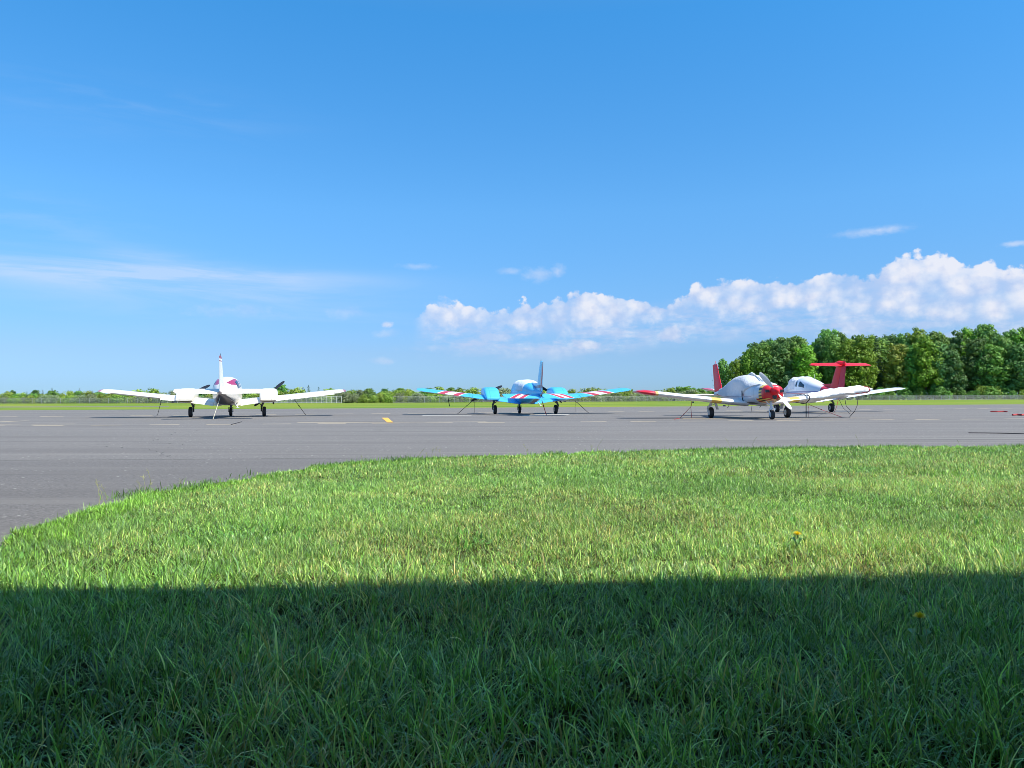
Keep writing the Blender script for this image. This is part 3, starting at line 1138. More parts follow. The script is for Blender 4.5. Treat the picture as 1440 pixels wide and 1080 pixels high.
# ------------------------------------------------------------------ hangar behind the photographer (throws the foreground shade)
M['clad'] = plain('beige_cladding', (0.60, 0.58, 0.52), 0.6, var=0.1, sc=3)
M['roofing'] = plain('pale_roofing', (0.58, 0.57, 0.55), 0.7, var=0.2)  # unseen wall and roof made pale to bounce fill onto shaded grass
EH, EY = 3.6, 1.54
hg = empty('hangar', (0, 0, 0), R(2.8), 'low pale metal hangar with a deep eave behind the viewer', 'hangar')
mb = MB()
for i in range(150):                               # ribbed cladding
    x0 = -18 + i * 0.24
    if -1.8 < x0 + .12 < 1.8: continue
    mb.box((x0 + .12, -1.6, 1.8), (0.24, 0.10, 3.6)); mb.box((x0 + .12, -1.53, 1.8), (0.07, 0.05, 3.6))
for xx in (-18, 18): mb.box((xx, -6.6, 1.8), (0.1, 9.9, 3.6))
mb.box((0, -1.6, 3.1), (3.6, 0.10, 1.0))
mb.build('wall', M['clad'], hg, smooth=False)
mb = MB()
mb.add([(-19, EY, EH), (19, EY, EH), (19, -6.5, EH + 1.3), (-19, -6.5, EH + 1.3), (-19, EY, EH + .16), (19, EY, EH + .16), (19, -6.5, EH + 1.46), (-19, -6.5, EH + 1.46)],
       [(3, 2, 1, 0), (4, 5, 6, 7), (0, 1, 5, 4), (1, 2, 6, 5), (2, 3, 7, 6), (3, 0, 4, 7)])
mb.build('roof', M['roofing'], hg, smooth=False)
mb = MB(); mb.box((0, -1.6, 1.3), (3.5, 0.06, 2.55))
for i in range(9): mb.box((-1.5 + i * .375, -1.55, 1.3), (0.04, 0.04, 2.5))
dr_ = mb.build('door', M['roofing'], hg, smooth=False)
for xx in (-18, -12, -6, 6, 12, 18): MB().box((xx, -0.4, EH / 2), (0.14, 0.14, EH)).build('eave_post', M['clad'], hg, smooth=False)

# ------------------------------------------------------------------ aeroplanes
def seneca(root, P):
    """light twin, low wing; P holds what differs"""
    fm, wm, nm = P['fus'], P['wing'], P['nac']
    B = Body([(3.35, .99, 1.09, .05), (3.2, .87, 1.19, .19), (2.9, .76, 1.29, .34), (2.3, .64, 1.40, .49), (1.7, .58, 1.47, .57), (1.45, .57, 1.53, .59), (0.9, .56, 1.87, .61),
              (0.3, .56, P['roof'], .62), (-0.6, .57, P['roof'], .62), (-1.5, .61, P['roof'] - .10, .58), (-2.3, .70, 1.63, .46), (-3.3, .84, 1.38, .29), (-4.3, .98, 1.26, .15), (-5.0, 1.06, 1.18, .05)], exp=2.6)
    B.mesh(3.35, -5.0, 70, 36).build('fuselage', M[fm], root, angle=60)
    wi = R(P.get('winc', 4.5)); sp_ = P.get('span', 5.80)
    st = [(0.0, 1.35, 2.05, 0.66, .155, wi), (1.25, 0.95, 1.70, 0.82, .155, wi), (sp_ - .18, 0.90, 1.45, P.get('tipz', 1.34), .14, wi * .8), (sp_, .80, 1.22, P.get('tipz', 1.34) + .03, .10, wi * .8)]
    wing_set(root, st, wm, (0.62, 2.95), (2.97, sp_ - .45), sp_ - .35, R(P.get('flap', 2)), R(P.get('ail', 0)))
    # nacelles
    for side, ang in ((-1, P['props'][0]), (1, P['props'][1])):
        cx = side * 1.9
        nb = Body([(2.02, .98, 1.30, .15), (1.95, .90, 1.38, .30), (1.6, .78, P['nz'] - .03, .40), (0.9, .70, P['nz'], .43), (0.2, .70, P['nz'] - .04, .43), (-0.3, .74, P['nz'] - .20, .42), (-0.7, .78, P['nz'] - .42, .38), (-1.02, .80, .88, .34)], cx=cx, exp=4.2)
        n = nb.mesh(2.02, -1.02, 30, 32).build('engine_nacelle', M[nm], root, angle=60)
        for q_ in (-.2, .2): MB().box((cx + q_, 2.0, 1.12), (0.2, 0.06, 0.13)).build('air_intake', M['black'], n, smooth=False)
        mb = MB(); mb.tube([(cx + .22, 1.0, .78), (cx + .22, .75, .66), (cx + .22, .5, .64)], 0.04); mb.build('exhaust_pipe', M['exhaust'], n)
        propeller(n, (cx, 2.12, 1.16), 1.0, ang, mat='black', spin=P['spin'])
    # fin, rudder
    fs = [(1.15, -3.35, 1.62, 0, .09 * P.get('finth', 1), 0), (1.45, -3.62, 1.36, 0, .10 * P.get('finth', 1), 0), (P['fin'] - .05, -4.42, 0.78, 0, .085 * P.get('finth', 1), 0), (P['fin'], -4.50, .62, 0, .05, 0)]
    f = surf(fs, 1.15, P['fin'], 0, .60, vertical=True, cam=0).build('fin', M[P['finm']], root, angle=40)
    surf(fs, 1.2, P['fin'] - .06, .615, 1.0, vertical=True, n=5, cam=0).build('rudder', M[P['finm']], f, angle=40)
    # dorsal fillet
    mb = MB()
    mb.add([(0.025, -2.0, 1.70), (-0.025, -2.0, 1.70), (0.045, -3.6, 1.25), (-0.045, -3.6, 1.25), (0, -3.72, 1.62)], [(0, 1, 4), (0, 4, 2), (1, 3, 4), (0, 2, 3, 1), (2, 4, 3)])
    mb.build('dorsal_fin', M[P['finm']], f)
    antenna(root, (0, -4.6, P['fin']), 0.10, -.03, 'black')
    # stabilator with its trailing edge hanging down
    ss = [(0.0, -4.05, .95, P['stz'], .11, P['sti']), (1.74, -4.10, .86, P['stz'] + P.get('stdi', 0.0), .10, P['sti']), (1.86, -4.15, .75, P['stz'] + P.get('stdi', 0.0), .07, P['sti'])]
    for side in (-1, 1):
        s = surf(ss, 0.05, 1.86, 0, .80, side, tip=False, cam=0).build('stabilator', M[P['stab']], root, angle=40)
        surf(ss, 0.10, 1.78, .81, 1.0, side, n=4, cam=0, defl=R(4)).build('trim_tab', M[P['stab']], s, angle=40)
    for side in (-1, 1):
        wheel_gear(root, 'main_landing_gear', side * 1.69, 0, .25, .17, .80, lean=0, side=-side if P.get('gearin') else side, rake=.02, strut=P.get('strut', 'gear_metal'))
    wheel_gear(root, 'nose_landing_gear', 0, 2.13, .21, .15, .75, rake=.08, strut=P.get('strut', 'gear_metal'))
    mb = MB(); mb.box((.55, -1.6, .47), (.12, .10, .02)); mb.tube([(.42, -1.45, .66), (.55, -1.6, .48)], .014); mb.build('boarding_step', M['white_gear'], root)
    return B


p1 = empty('light_aircraft', (-13.95, 36.6, 0), R(17), 'white twin engine aeroplane with maroon trim, parked tail on at the left', 'aeroplane')
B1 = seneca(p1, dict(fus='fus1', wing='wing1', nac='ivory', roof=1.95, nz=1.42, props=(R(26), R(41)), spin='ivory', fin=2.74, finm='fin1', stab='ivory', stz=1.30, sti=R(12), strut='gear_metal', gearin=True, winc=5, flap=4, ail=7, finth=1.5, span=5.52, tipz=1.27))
mb = B1.patch(-0.9, -1.75, R(10), R(50), 0.006, 10, 8)
mb.build('cabin_window', M['glass'], p1)
mb = B1.patch(-0.9, -1.75, R(130), R(170), 0.006, 10, 8); mb.build('cabin_window', M['glass'], p1)
mb = B1.patch(0.0, -0.75, R(12), R(50), 0.006, 10, 8); mb.build('cabin_window', M['glass'], p1)
mb = B1.patch(0.0, -0.75, R(130), R(168), 0.006, 10, 8); mb.build('cabin_window', M['glass'], p1)
mb = B1.patch(1.38, 0.75, R(28), R(152), 0.006, 10, 20); mb.build('windscreen', M['glass'], p1)

p2 = empty('light_aircraft', (0.74, 41.0, 0), R(8.5), 'sky blue twin engine aeroplane with red and white wing bands and a covered cabin', 'aeroplane')
B2 = seneca(p2, dict(fus='fus2', wing='wing2', nac='blue', roof=1.84, nz=1.50, props=(R(26), R(150)), spin='blue', fin=2.68, finm='fin2', stab='stab2', stz=1.07, sti=R(13), strut='gear_metal', antb=True))
B2.patch(1.60, -2.0, R(6), R(174), 0.035, 40, 40, wr=0.014, seed=2).build('cabin_cover', M['cover_pale'], p2)


def arrow(root):
    B = Body([(2.78, .84, 1.26, .28), (2.72, .78, 1.31, .36), (2.45, .70, 1.35, .43), (1.8, .60, 1.42, .53), (1.3, .57, 1.47, .57), (0.7, .55, 1.70, .58), (0.2, .55, 1.76, .59), (-0.5, .56, 1.74, .58),
              (-1.3, .62, 1.60, .52), (-2.2, .74, 1.40, .38), (-3.4, .90, 1.22, .22), (-4.6, 1.02, 1.12, .06)], exp=3.0)
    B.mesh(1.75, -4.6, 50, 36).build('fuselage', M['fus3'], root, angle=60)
    cw = B.mesh(2.78, 1.752, 16, 36).build('engine_cowling', M['cowl3'], root, angle=60)
    for s in (-1, 1): MB().box((s * .28, 2.785, 1.10), (.16, .03, .11)).build('air_intake', M['black'], cw, smooth=False)
    mb = MB(); mb.lathe([(0, .02), (0, .085), (.03, .09), (.03, .02)], (0.0, 2.76, .88), 'Y', 16); mb.build('landing_light', M['glass'], cw)
    mb = MB(); mb.lathe([(-.02, .02), (-.02, .10), (.02, .10), (.02, .02)], (-0.50, 1.45, .74), 'X', 16)
    mb.build('exhaust_pipe', M['exhaust'], cw)
    st = [(0.0, 1.15, 1.95, 0.59, .15, R(2)), (1.25, 0.85, 1.62, 0.70, .15, R(2)), (4.55, 0.78, 1.45, 1.08, .14, R(1.5)), (4.72, .70, 1.2, 1.10, .10, R(1.5))]
    wing_set(root, st, 'wing3', (0.60, 2.55), (2.57, 4.2), 4.3, R(1))
    fs = [(1.0, -3.35, 1.35, 0, .09, 0), (1.3, -3.60, 1.15, 0, .10, 0), (2.46, -4.30, .68, 0, .09, 0), (2.50, -4.35, .55, 0, .05, 0)]
    f = surf(fs, 1.0, 2.5, 0, .62, vertical=True, cam=0).build('fin', M['fin3'], root, angle=40)
    surf(fs, 1.1, 2.45, .635, 1.0, vertical=True, n=5, cam=0).build('rudder', M['fin3'], f, angle=40)
    antenna(root, (0, -4.5, 2.5), .12, -.02, 'red')
    for dz_ in (1.45, 1.7, 1.95):
        antenna(root, (0, -4.9 + (dz_ - 1.45) * .35 * -1, dz_), .03, -.12, 'black')
    ss = [(0.0, -3.9, .85, 1.0, .10, R(2)), (1.9, -3.9, .72, 1.0, .09, R(2))]
    for s in (-1, 1): surf(ss, .04, 1.9, 0, 1, s, cam=0).build('stabilator', M['wing3'], root, angle=40)
    for s in (-1, 1): wheel_gear(root, 'main_landing_gear', s * 1.62, 0, .23, .17, .66, lean=-s * .04, side=s, strut='white_gear', door=-s)
    wheel_gear(root, 'nose_landing_gear', 0, 2.50, .19, .14, .80, rake=-.12, strut='white_gear')
    propeller(root, (0, 2.88, 1.10), .93, R(49), mat='blade_grey', spin='red', wid=.19)
    # canvas over the cabin down to the wing roots
    def sh(y, a, b):
        k = max(0, (y - .75) / 1.5)
        return a + k * 1.30, b - k * 1.30
    cv = B.patch(2.25, -3.3, R(-14), R(194), 0.035, 60, 50, wr=0.014, seed=1, shape=sh).build('cabin_cover', M['cover_silver'], root, angle=60)
    mb = MB()
    mb.tube([(0.05, .15, 1.79), (0.02, .4, 1.86), (0.0, .62, 1.80)], .05, 8); mb.tube([(0.0, .62, 1.80), (-.05, 1.1, 1.63), (-.03, 1.55, 1.50)], .028, 6)
    mb.build('cover_knot', M['cover'], cv)
    for yy, tt in ((0.95, 1), (0.95, -1)):
        pts = [B.pt(yy, R(90 - tt * a), .05) for a in range(86, 150, 8)]
        MB().tube(pts, .020, 6).build('cover_strap', M['rope_dark'], cv)
    for xx, yy in ((-.9, .2), (-1.15, -.3), (.9, .1), (-.6, -.3)): MB().tube([(xx, yy, .62), (xx, yy, .47), (xx + .04, yy - .06, .44)], .010, 5).build('drain_pipe', M['rope_dark'], root)
    # loose canvas pulled over the outer part of one wing, gathered with a red cord
    rings = []
    for i in range(46):
        q = i / 45; sp = 2.12 + (4.86 - 2.12) * q
        zc = .74 + (sp - 1.25) / 3.3 * .38
        up_ = .11 + .20 * (1 - (1 - min(1, q * 2.1)) ** 2) - .06 * q; dn = .22 - .12 * q
        if q > .9: k_ = 1 - ((q - .9) / .1) ** 2 * .7; up_ *= k_; dn *= k_
        ring = []
        for j in range(40):
            a_ = 2 * math.pi * j / 40
            ca, sa = math.cos(a_), math.sin(a_)
            wr_ = .050 * mnoise.noise(Vector((sp * 1.6, ca * 1.2 + sp, sa * 1.2))) + .060 * abs(mnoise.noise(Vector((sp * 3.0 + ca * 3, ca * 2, sa * 2)))) - .02
            cy = .05 - .02 * q; hw_ = .88 - .10 * q
            yy = cy + math.copysign(abs(ca) ** .8, ca) * (hw_ + wr_)
            zz = zc + (sa * up_ * (0.75 + .25 * ca) if sa > 0 else sa * dn) + wr_ * 1.3
            ring.append(Vector((-sp, yy, zz)))
        rings.append(ring)
    wc = MB().rings(rings).build('wing_cover', M['cover'], root, angle=70)
    for k_, nm in ((43, 0), (1, 1)):
        pts = [rings[k_][j] * 1.0 + Vector((0, 0, .012 if j < 20 else -.012)) for j in range(40)]
        MB().tube(pts + [pts[0]], .020, 5).build('cover_cord', M['cord_red'] if nm == 0 else M['rope_dark'], wc)
    mb = MB(); mb.tube([(.05, .5, .56), (.05, .35, .22)], .008, 5); mb.build('belly_aerial', M['rope_dark'], root)
    return B


p3 = empty('light_aircraft', (9.95, 31.3, 0), R(180 + 2), 'single engine aeroplane facing the viewer, red nose and white canvas over its cabin', 'aeroplane')
B3 = arrow(p3)


def seminole(root):
    B = Body([(3.0, 1.0, 1.10, .05), (2.9, .88, 1.22, .18), (2.5, .76, 1.32, .36), (1.9, .64, 1.42, .50), (1.5, .60, 1.50, .56), (0.95, .58, 1.88, .58), (0.4, .58, 2.02, .60), (-0.4, .58, 2.02, .60),
              (-1.3, .62, 1.86, .55), (-2.2, .72, 1.62, .42), (-3.3, .88, 1.38, .25), (-4.6, 1.0, 1.24, .08)], exp=2.6)
    B.mesh(3.0, -4.6, 60, 34).build('fuselage', M['fus4'], root, angle=60)
    st = [(0.0, 1.15, 1.95, 0.62, .15, R(3)), (1.25, 0.90, 1.65, 0.80, .15, R(3)), (5.65, 0.70, 1.15, 1.35, .13, R(2)), (5.80, .60, .95, 1.38, .09, R(2))]
    wing_set(root, st, 'wing4', (0.62, 2.95), (2.97, 5.3), 5.45, R(1.5))
    for side in (-1, 1):
        cx = side * 1.9
        nb = Body([(1.95, .86, 1.20, .20), (1.85, .78, 1.28, .34), (1.4, .70, 1.36, .42), (0.7, .68, 1.40, .43), (-0.1, .72, 1.36, .42), (-0.7, .80, 1.24, .38), (-1.0, .86, 1.10, .28), (-1.15, .92, 1.0, .2)], cx=cx, exp=2.4)
        n = nb.mesh(1.95, -1.15, 30, 26).build('engine_nacelle', M['white'], root, angle=60)
        propeller(n, (cx, 2.05, 1.02), .93, R(15 if side > 0 else 160), mat='black', spin='white')
    fs = [(1.1, -3.05, 1.75, 0, .10, 0), (1.45, -3.35, 1.50, 0, .11, 0), (2.52, -4.02, 1.02, 0, .10, 0), (2.70, -4.1, .9, 0, .10, 0), (2.76, -4.2, .7, 0, .06, 0)]
    f = surf(fs, 1.1, 2.76, 0, .60, vertical=True, cam=0).build('fin', M['red'], root, angle=40)
    surf(fs, 1.2, 2.48, .615, 1.0, vertical=True, n=5, cam=0).build('rudder', M['red_dull'], f, angle=40)
    surf(fs, 2.66, 2.76, .605, 1.0, vertical=True, n=5, cam=0).build('fin_cap', M['red'], f, angle=40)
    mb = MB()
    mb.add([(0.03, -2.3, 1.58), (-0.03, -2.3, 1.58), (0.06, -3.3, 1.25), (-0.06, -3.3, 1.25), (0, -3.42, 1.60)], [(0, 1, 4), (0, 4, 2), (1, 3, 4), (0, 2, 3, 1), (2, 4, 3)])
    mb.build('dorsal_fin', M['red'], f)
    ss = [(0.0, -3.95, .95, 2.63, .19, R(8)), (1.42, -4.08, .74, 2.62, .17, R(8)), (1.56, -4.2, .5, 2.58, .12, R(8))]
    for s in (-1, 1):
        q = surf(ss, .0, 1.56, 0, .7, s, cam=0).build('stabilator', M['red'], root, angle=40)
        surf(ss, .02, 1.5, .71, 1.0, s, n=4, cam=0).build('trim_tab', M['red'], q, angle=40)
    mb = MB(); mb.lathe([(-.60, .03), (-.45, .13), (0, .19), (.35, .13), (.55, .02)], (0, -4.35, 2.60), 'Y', 14)
    mb.build('tail_bullet', M['red'], f)
    for s in (-1, 1): wheel_gear(root, 'main_landing_gear', s * 1.62, 0, .26, .19, .80, side=s, strut='gear_metal')
    wheel_gear(root, 'nose_landing_gear', 0, 2.4, .21, .15, .78, strut='gear_metal')
    for (a0, a1, y0, y1) in ((R(134), R(168), -.50, -1.25), (R(12), R(46), -.50, -1.25), (R(126), R(168), -.12, -.36), (R(12), R(54), -.12, -.36)):
        def tri(y, lo, hi, y0=y0, y1=y1):
            k = (y - y0) / (y1 - y0); return (lo, hi - (hi - lo) * k * .55) if lo < R(90) else (lo + (hi - lo) * k * .55, hi)
        B.patch(y0, y1, a0, a1, .006, 8, 8, shape=tri).build('cabin_window', M['glass'], root)
    cv = B.patch(1.85, -.05, R(2), R(178), .05, 50, 50, wr=.075, seed=5).build('windscreen_cover', M['cover_grey'], root)
    antenna(root, (0, -1.5, 1.78), .42, .16, 'white')
    return B


M['wing4'] = paint('pale_wing', (0.76, 0.78, 0.82), zones=lambda x, y, z: [(x.lt(-5.45), (0.55, 0.03, 0.06))])
p4 = empty('light_aircraft', (17.08, 43.6, 0), R(2.5), 'white twin with a red T shaped tail, parked behind the red nosed single', 'aeroplane')
seminole(p4)

# ------------------------------------------------------------------ ropes
def W(p, x, y, z): return p.matrix_basis @ Vector((x, y, z))


for p in (p1, p2, p3, p4): p.matrix_basis = Matrix.Translation(p.location) @ Matrix.Rotation(p.rotation_euler.z, 4, 'Z')
D1 = 36.0
rope([at(228, 558.6, D1), G(221.5, 584)], 'rope_dark', 'dark rope from the left wing of the white twin down to the apron')
rope([at(414, 562, 36.8), G(430, 583.6)], 'rope_dark', 'dark rope slanting from the right wing of the white maroon trimmed twin', .014)
rope([at(309.5, 559, 32.2), G(299.5, 590)], 'rope_pale', 'pale strap from the tail of the white maroon trimmed twin', .012)
rope([at(664.5, 563.5, 40.8), G(643.5, 582.2)], 'rope_dark', 'dark rope slanting outward from the left wing of the blue aeroplane', .013)
rope([at(667, 564, 40.8), G(667.2, 580.5)], 'rope_dark', 'thin dark rope hanging straight under the left wing of the blue aeroplane', .007)
rope([at(630, 558.5, 41), at(632.2, 571.5, 41)], 'rope_dark', 'short loose strap dangling from the outer left wing of the blue aeroplane', .022, cat='strap', name='loose_strap')
rope([at(762, 563, 36.6), G(768.5, 584.6)], 'rope_red', 'red strap from the tail of the blue aeroplane', .018)
rope([at(807.5, 563.3, 40.3), at(814, 568, 40.3), G(827.5, 580.6)], 'rope_dark', 'dark rope slanting outward from the right wing of the blue aeroplane', .015)
rope([at(809.5, 564, 40.3), G(809.8, 579.0)], 'rope_dark', 'thin dark rope hanging straight under the right wing of the blue aeroplane', .006)
rope([at(973, 563, 31.2), at(971.5, 573.5, 31.2), G(972.8, 588.4)], 'rope_red', 'red and dark rope hanging straight from the left wing of the red nosed aeroplane', .010)
rope([at(971.3, 572, 31.2), G(956, 588.4), G(948, 590.0)], 'rope_red', 'frayed red rope slanting from under the left wing to the dashed line', .010)
rope([at(1133.8, 557, 31.2), at(1133.6, 568, 31.2), G(1133.6, 586.5)], 'rope_dark', 'heavy dark strap hanging from the right wing of the red nosed aeroplane', .018)
rope([at(1136.5, 565, 31.0), G(1136.6, 587)], 'rope_red', 'thin red rope close beside the heavy dark strap', .008)
rope([at(1138, 569, 31.5), at(1155, 576, 31.5), G(1163, 579), G(1184, 587)], 'rope_red', 'long red rope trailing on the ground from the dark strap', .010)
rope([at(1207, 557, 31.7), at(1205.5, 570, 31.5), at(1202, 578, 31.2), G(1195.5, 585.5)], 'rope_dark', 'dark rope bowing down from the red corded end of the white wing cover', .014, ring=False)
rope([at(1179, 561, 42), at(1176.5, 572, 42), G(1173, 580)], 'rope_red', 'red rope hanging behind the white wing cover, leftmost of the three slack ropes there', .012)
rope([at(1180, 562, 42), at(1186, 574, 42), G(1196, 582.5)], 'rope_dark', 'dark slack rope behind the white wing cover, crossing to the right', .012)
rope([at(1188, 560, 42), at(1190, 571, 42), G(1197, 578)], 'rope_dark', 'short thick dark rope behind the white wing cover, rightmost of the slack ones', .014)

# anchors and loose gear on the apron at the right
def ground_rope(pts, mat, label, r):
    rope([Vector((p.x, p.y, r)) for p in [G(*q) for q in pts]], mat, label, r, ring=False, name='loose_rope')


ground_rope([(1393, 579.4), (1402, 579.5), (1412, 579.2), (1416, 579.6)], 'rope_red', 'small red rope coil on the apron far right beyond the dashed line', .035)
ground_rope([(1424, 584.6), (1431, 584.0), (1436, 584.6), (1446, 583.8)], 'rope_red', 'red rope heap at the right border just beyond the near dashes', .04)
ground_rope([(1362, 609.2), (1385, 609.4), (1405, 609.7), (1440, 610.6), (1480, 611)], 'rope_dark', 'long thin dark line on the apron close to the lawn at far right', .011)  # thin dark tube laid along the ground
ground_rope([(325, 597.4), (340, 593.4)], 'rope_dark', 'short dark rod lying on the asphalt before the white twin', .012)

# ------------------------------------------------------------------ fence
M['galv'] = plain('galvanised', (0.42, 0.43, 0.43), 0.5, 0.3)
M['pale_post'] = plain('pale_post', (0.75, 0.74, 0.68), 0.6)
FL = [(-235, 250), (-120, 214), (-45, 186), (-30, 188), (55, 232), (140, 262), (300, 330)]


def fence(pts, h, step_, mat, label, dia=0.3, thick=.012, name='chain_link_fence'):
    o = empty(name, (pts[0][0], pts[0][1], 0), 0, label, 'fence')
    base_ = Vector((pts[0][0], pts[0][1], 0))
    P = [Vector((p[0], p[1], 0)) - base_ for p in pts]
    tot = sum((P[i + 1] - P[i]).length for i in range(len(P) - 1))
    def along(s):
        for i in range(len(P) - 1):
            L = (P[i + 1] - P[i]).length
            if s <= L or i == len(P) - 2: return P[i].lerp(P[i + 1], s / L)
            s -= L
    n = int(tot / step_)
    pm = None
    for i in range(n + 1):
        if pm is None:
            mb = MB(); mb.tube([(0, 0, 0), (0, 0, h + .05)], .045 if thick < .02 else .04, 8); mb.lathe([(0, .05), (.04, .03)], (0, 0, h), 'X', 6)
            pm = mb.build('post', M[mat], o); pm.location = along(0)
        else:
            c = pm.copy(); c.location = along(i * step_); link(c, o)
    mb = MB()
    m = int(tot / 2)
    for zz in (h, .12): mb.tube([along(tot * k / m) + Vector((0, 0, zz)) for k in range(m + 1)], .022, 4)
    mb.build('rail', M[mat], o)
    mb = MB()
    s = 0
    while s < tot - h:
        for q in (1, -1):
            a = along(s if q > 0 else s + h); b = along(s + h if q > 0 else s)
            t = Vector((thick, 0, 0))
            a = a + Vector((0, .012 * q, .05)); b = b + Vector((0, .012 * q, h))
            mb.add([a - t, a + t, b + t, b - t], [(0, 1, 2, 3)])
        s += dia
    mb.build('wire_mesh', M['galv'], o, smooth=False)
    return o


fence(FL[:3], 1.55, 3.6, 'galv', 'grey chain link fence before the scrub at the left')
fence(FL[3:], 1.55, 4.2, 'galv', 'grey chain link fence running from mid field to the tall wood')
fence([(-62, 184), (-45, 183.5), (-42, 183.5)], 1.62, 1.25, 'pale_post', 'pale gate section with close white posts behind the right wing of the white twin', .25, .016, name='fence_gate')

# ------------------------------------------------------------------ vegetation
def m_leaf(name, ca, cb, trans=0.25):
    m, p = newmat(name)
    at_ = X.nt.nodes.new('ShaderNodeAttribute'); at_.attribute_name = 'tone'
    oi = X.nt.nodes.new('ShaderNodeObjectInfo')
    f = X(at_.outputs['Fac'])
    c = mixc(f, ca, cb)
    hs_ = X.nt.nodes.new('ShaderNodeHueSaturation')
    X.nt.links.new(c, hs_.inputs['Color'])
    rnd = X(oi.outputs['Random'])
    X.nt.links.new((rnd * 0.035 + 0.482).v, hs_.inputs['Hue'])
    X.nt.links.new((rnd * 0.5 + 0.75).v, hs_.inputs['Value'])
    c = hs_.outputs[0]
    X.nt.links.new(c, p.inputs['Base Color'])
    p.inputs['Roughness'].default_value = 0.55
    p.inputs['Specular IOR Level'].default_value = 0.35
    tr = X.nt.nodes.new('ShaderNodeBsdfTranslucent')
    X.nt.links.new(mixc(0.35, c, (0.25, 0.35, 0.03)), tr.inputs['Color'])
    mx = X.nt.nodes.new('ShaderNodeMixShader'); mx.inputs[0].default_value = trans
    X.nt.links.new(p.outputs[0], mx.inputs[1]); X.nt.links.new(tr.outputs[0], mx.inputs[2])
    X.nt.links.new(mx.outputs[0], X.nt.nodes['Material Output'].inputs[0])
    return m


def leaf_mesh(name, P, N, S, tone, mat):
    """P centres, N facing, S sizes -> small bent leaf sprays"""
    n = len(P)
    up = RNG.normal(size=(n, 3))
    u = np.cross(N, up); u /= np.linalg.norm(u, axis=1)[:, None] + 1e-6
    w = np.cross(N, u); w /= np.linalg.norm(w, axis=1)[:, None] + 1e-6
    s = S[:, None]
    k1 = RNG.uniform(.6, 1.1, (n, 1)); k2 = RNG.uniform(.35, .8, (n, 1))
    V = np.stack([P - u * s * .5 * k1, P - w * s * .5 * k2 + N * s * .1, P + u * s * .5, P + w * s * .5 + N * s * .12], axis=1).astype(np.float32)
    me = bpy.data.meshes.new(name)
    me.vertices.add(n * 4); me.loops.add(n * 4); me.polygons.add(n)
    me.vertices.foreach_set('co', V.ravel())
    me.loops.foreach_set('vertex_index', np.arange(n * 4, dtype=np.int32))
    me.polygons.foreach_set('loop_start', (np.arange(n) * 4).astype(np.int32))
    a = me.attributes.new('tone', 'FLOAT', 'POINT')
    a.data.foreach_set('value', np.repeat(tone, 4).astype(np.float32))
    me.materials.append(mat)
    me.update(calc_edges=True); me.validate()
    return me


def crown_broad(seed, H, wid, base_h, nblob, per, size, mat, name):
    rg = np.random.default_rng(seed)
    P, N, S, T = [], [], [], []
    blobs = []
    if H > 10: nblob = int(nblob * 1.55)
    for i in range(nblob):
        t = (i + .5) / nblob
        h = base_h + (H - base_h) * (0.08 + 0.86 * t) + rg.normal(0, .03) * H
        env = math.sin(math.pi * min(.97, .22 + .74 * (h - base_h) / (H - base_h))) ** .75
        a = i * 2.399 + rg.uniform(-.5, .5)
        rr = wid * .5 * env * rg.uniform(.35, .85)
        r = wid * (rg.uniform(.11, .22) if H > 10 else rg.uniform(.17, .30)) * (0.65 + .5 * env)
        blobs.append((np.array([math.cos(a) * rr, math.sin(a) * rr, h]), r, rg.uniform(0, 1)))
    for i in range(9):
        a = rg.uniform(0, 6.28); q = rg.uniform(0, .34) * wid
        blobs.append((np.array([math.cos(a) * q, math.sin(a) * q, H * rg.uniform(.80, .98)]), wid * rg.uniform(.06, .11), rg.uniform(.3, 1)))
    for c, r, bt in blobs:
        k = int(per * 1.15 * (r / (wid * .22)) ** 2)
        d = rg.normal(size=(k, 3)); d /= np.linalg.norm(d, axis=1)[:, None]
        sc = rg.uniform(.45, 1.08, (k, 1)) ** .6
        # sub-clumps: pull directions together so gaps open between them
        m = rg.normal(size=(14, 3)); m /= np.linalg.norm(m, axis=1)[:, None]
        j = np.argmax(d @ m.T, axis=1)
        d = d * .72 + m[j] * .28; d /= np.linalg.norm(d, axis=1)[:, None]
        bl = 1 + .16 * np.sin(j * 2.3)[:, None]
        p = c + d * r * sc * bl * np.array([1, 1, .82])
        P.append(p); nn = d + rg.normal(0, .32, (k, 3)) + np.array([0, 0, .25]); N.append(nn / np.linalg.norm(nn, axis=1)[:, None])
        S.append(rg.uniform(.6, 1.5, k) * size); T.append(np.clip(bt * .5 + rg.uniform(0, .5, k), 0, 1))
    return leaf_mesh(name, np.concatenate(P), np.concatenate(N), np.concatenate(S), np.concatenate(T), mat)


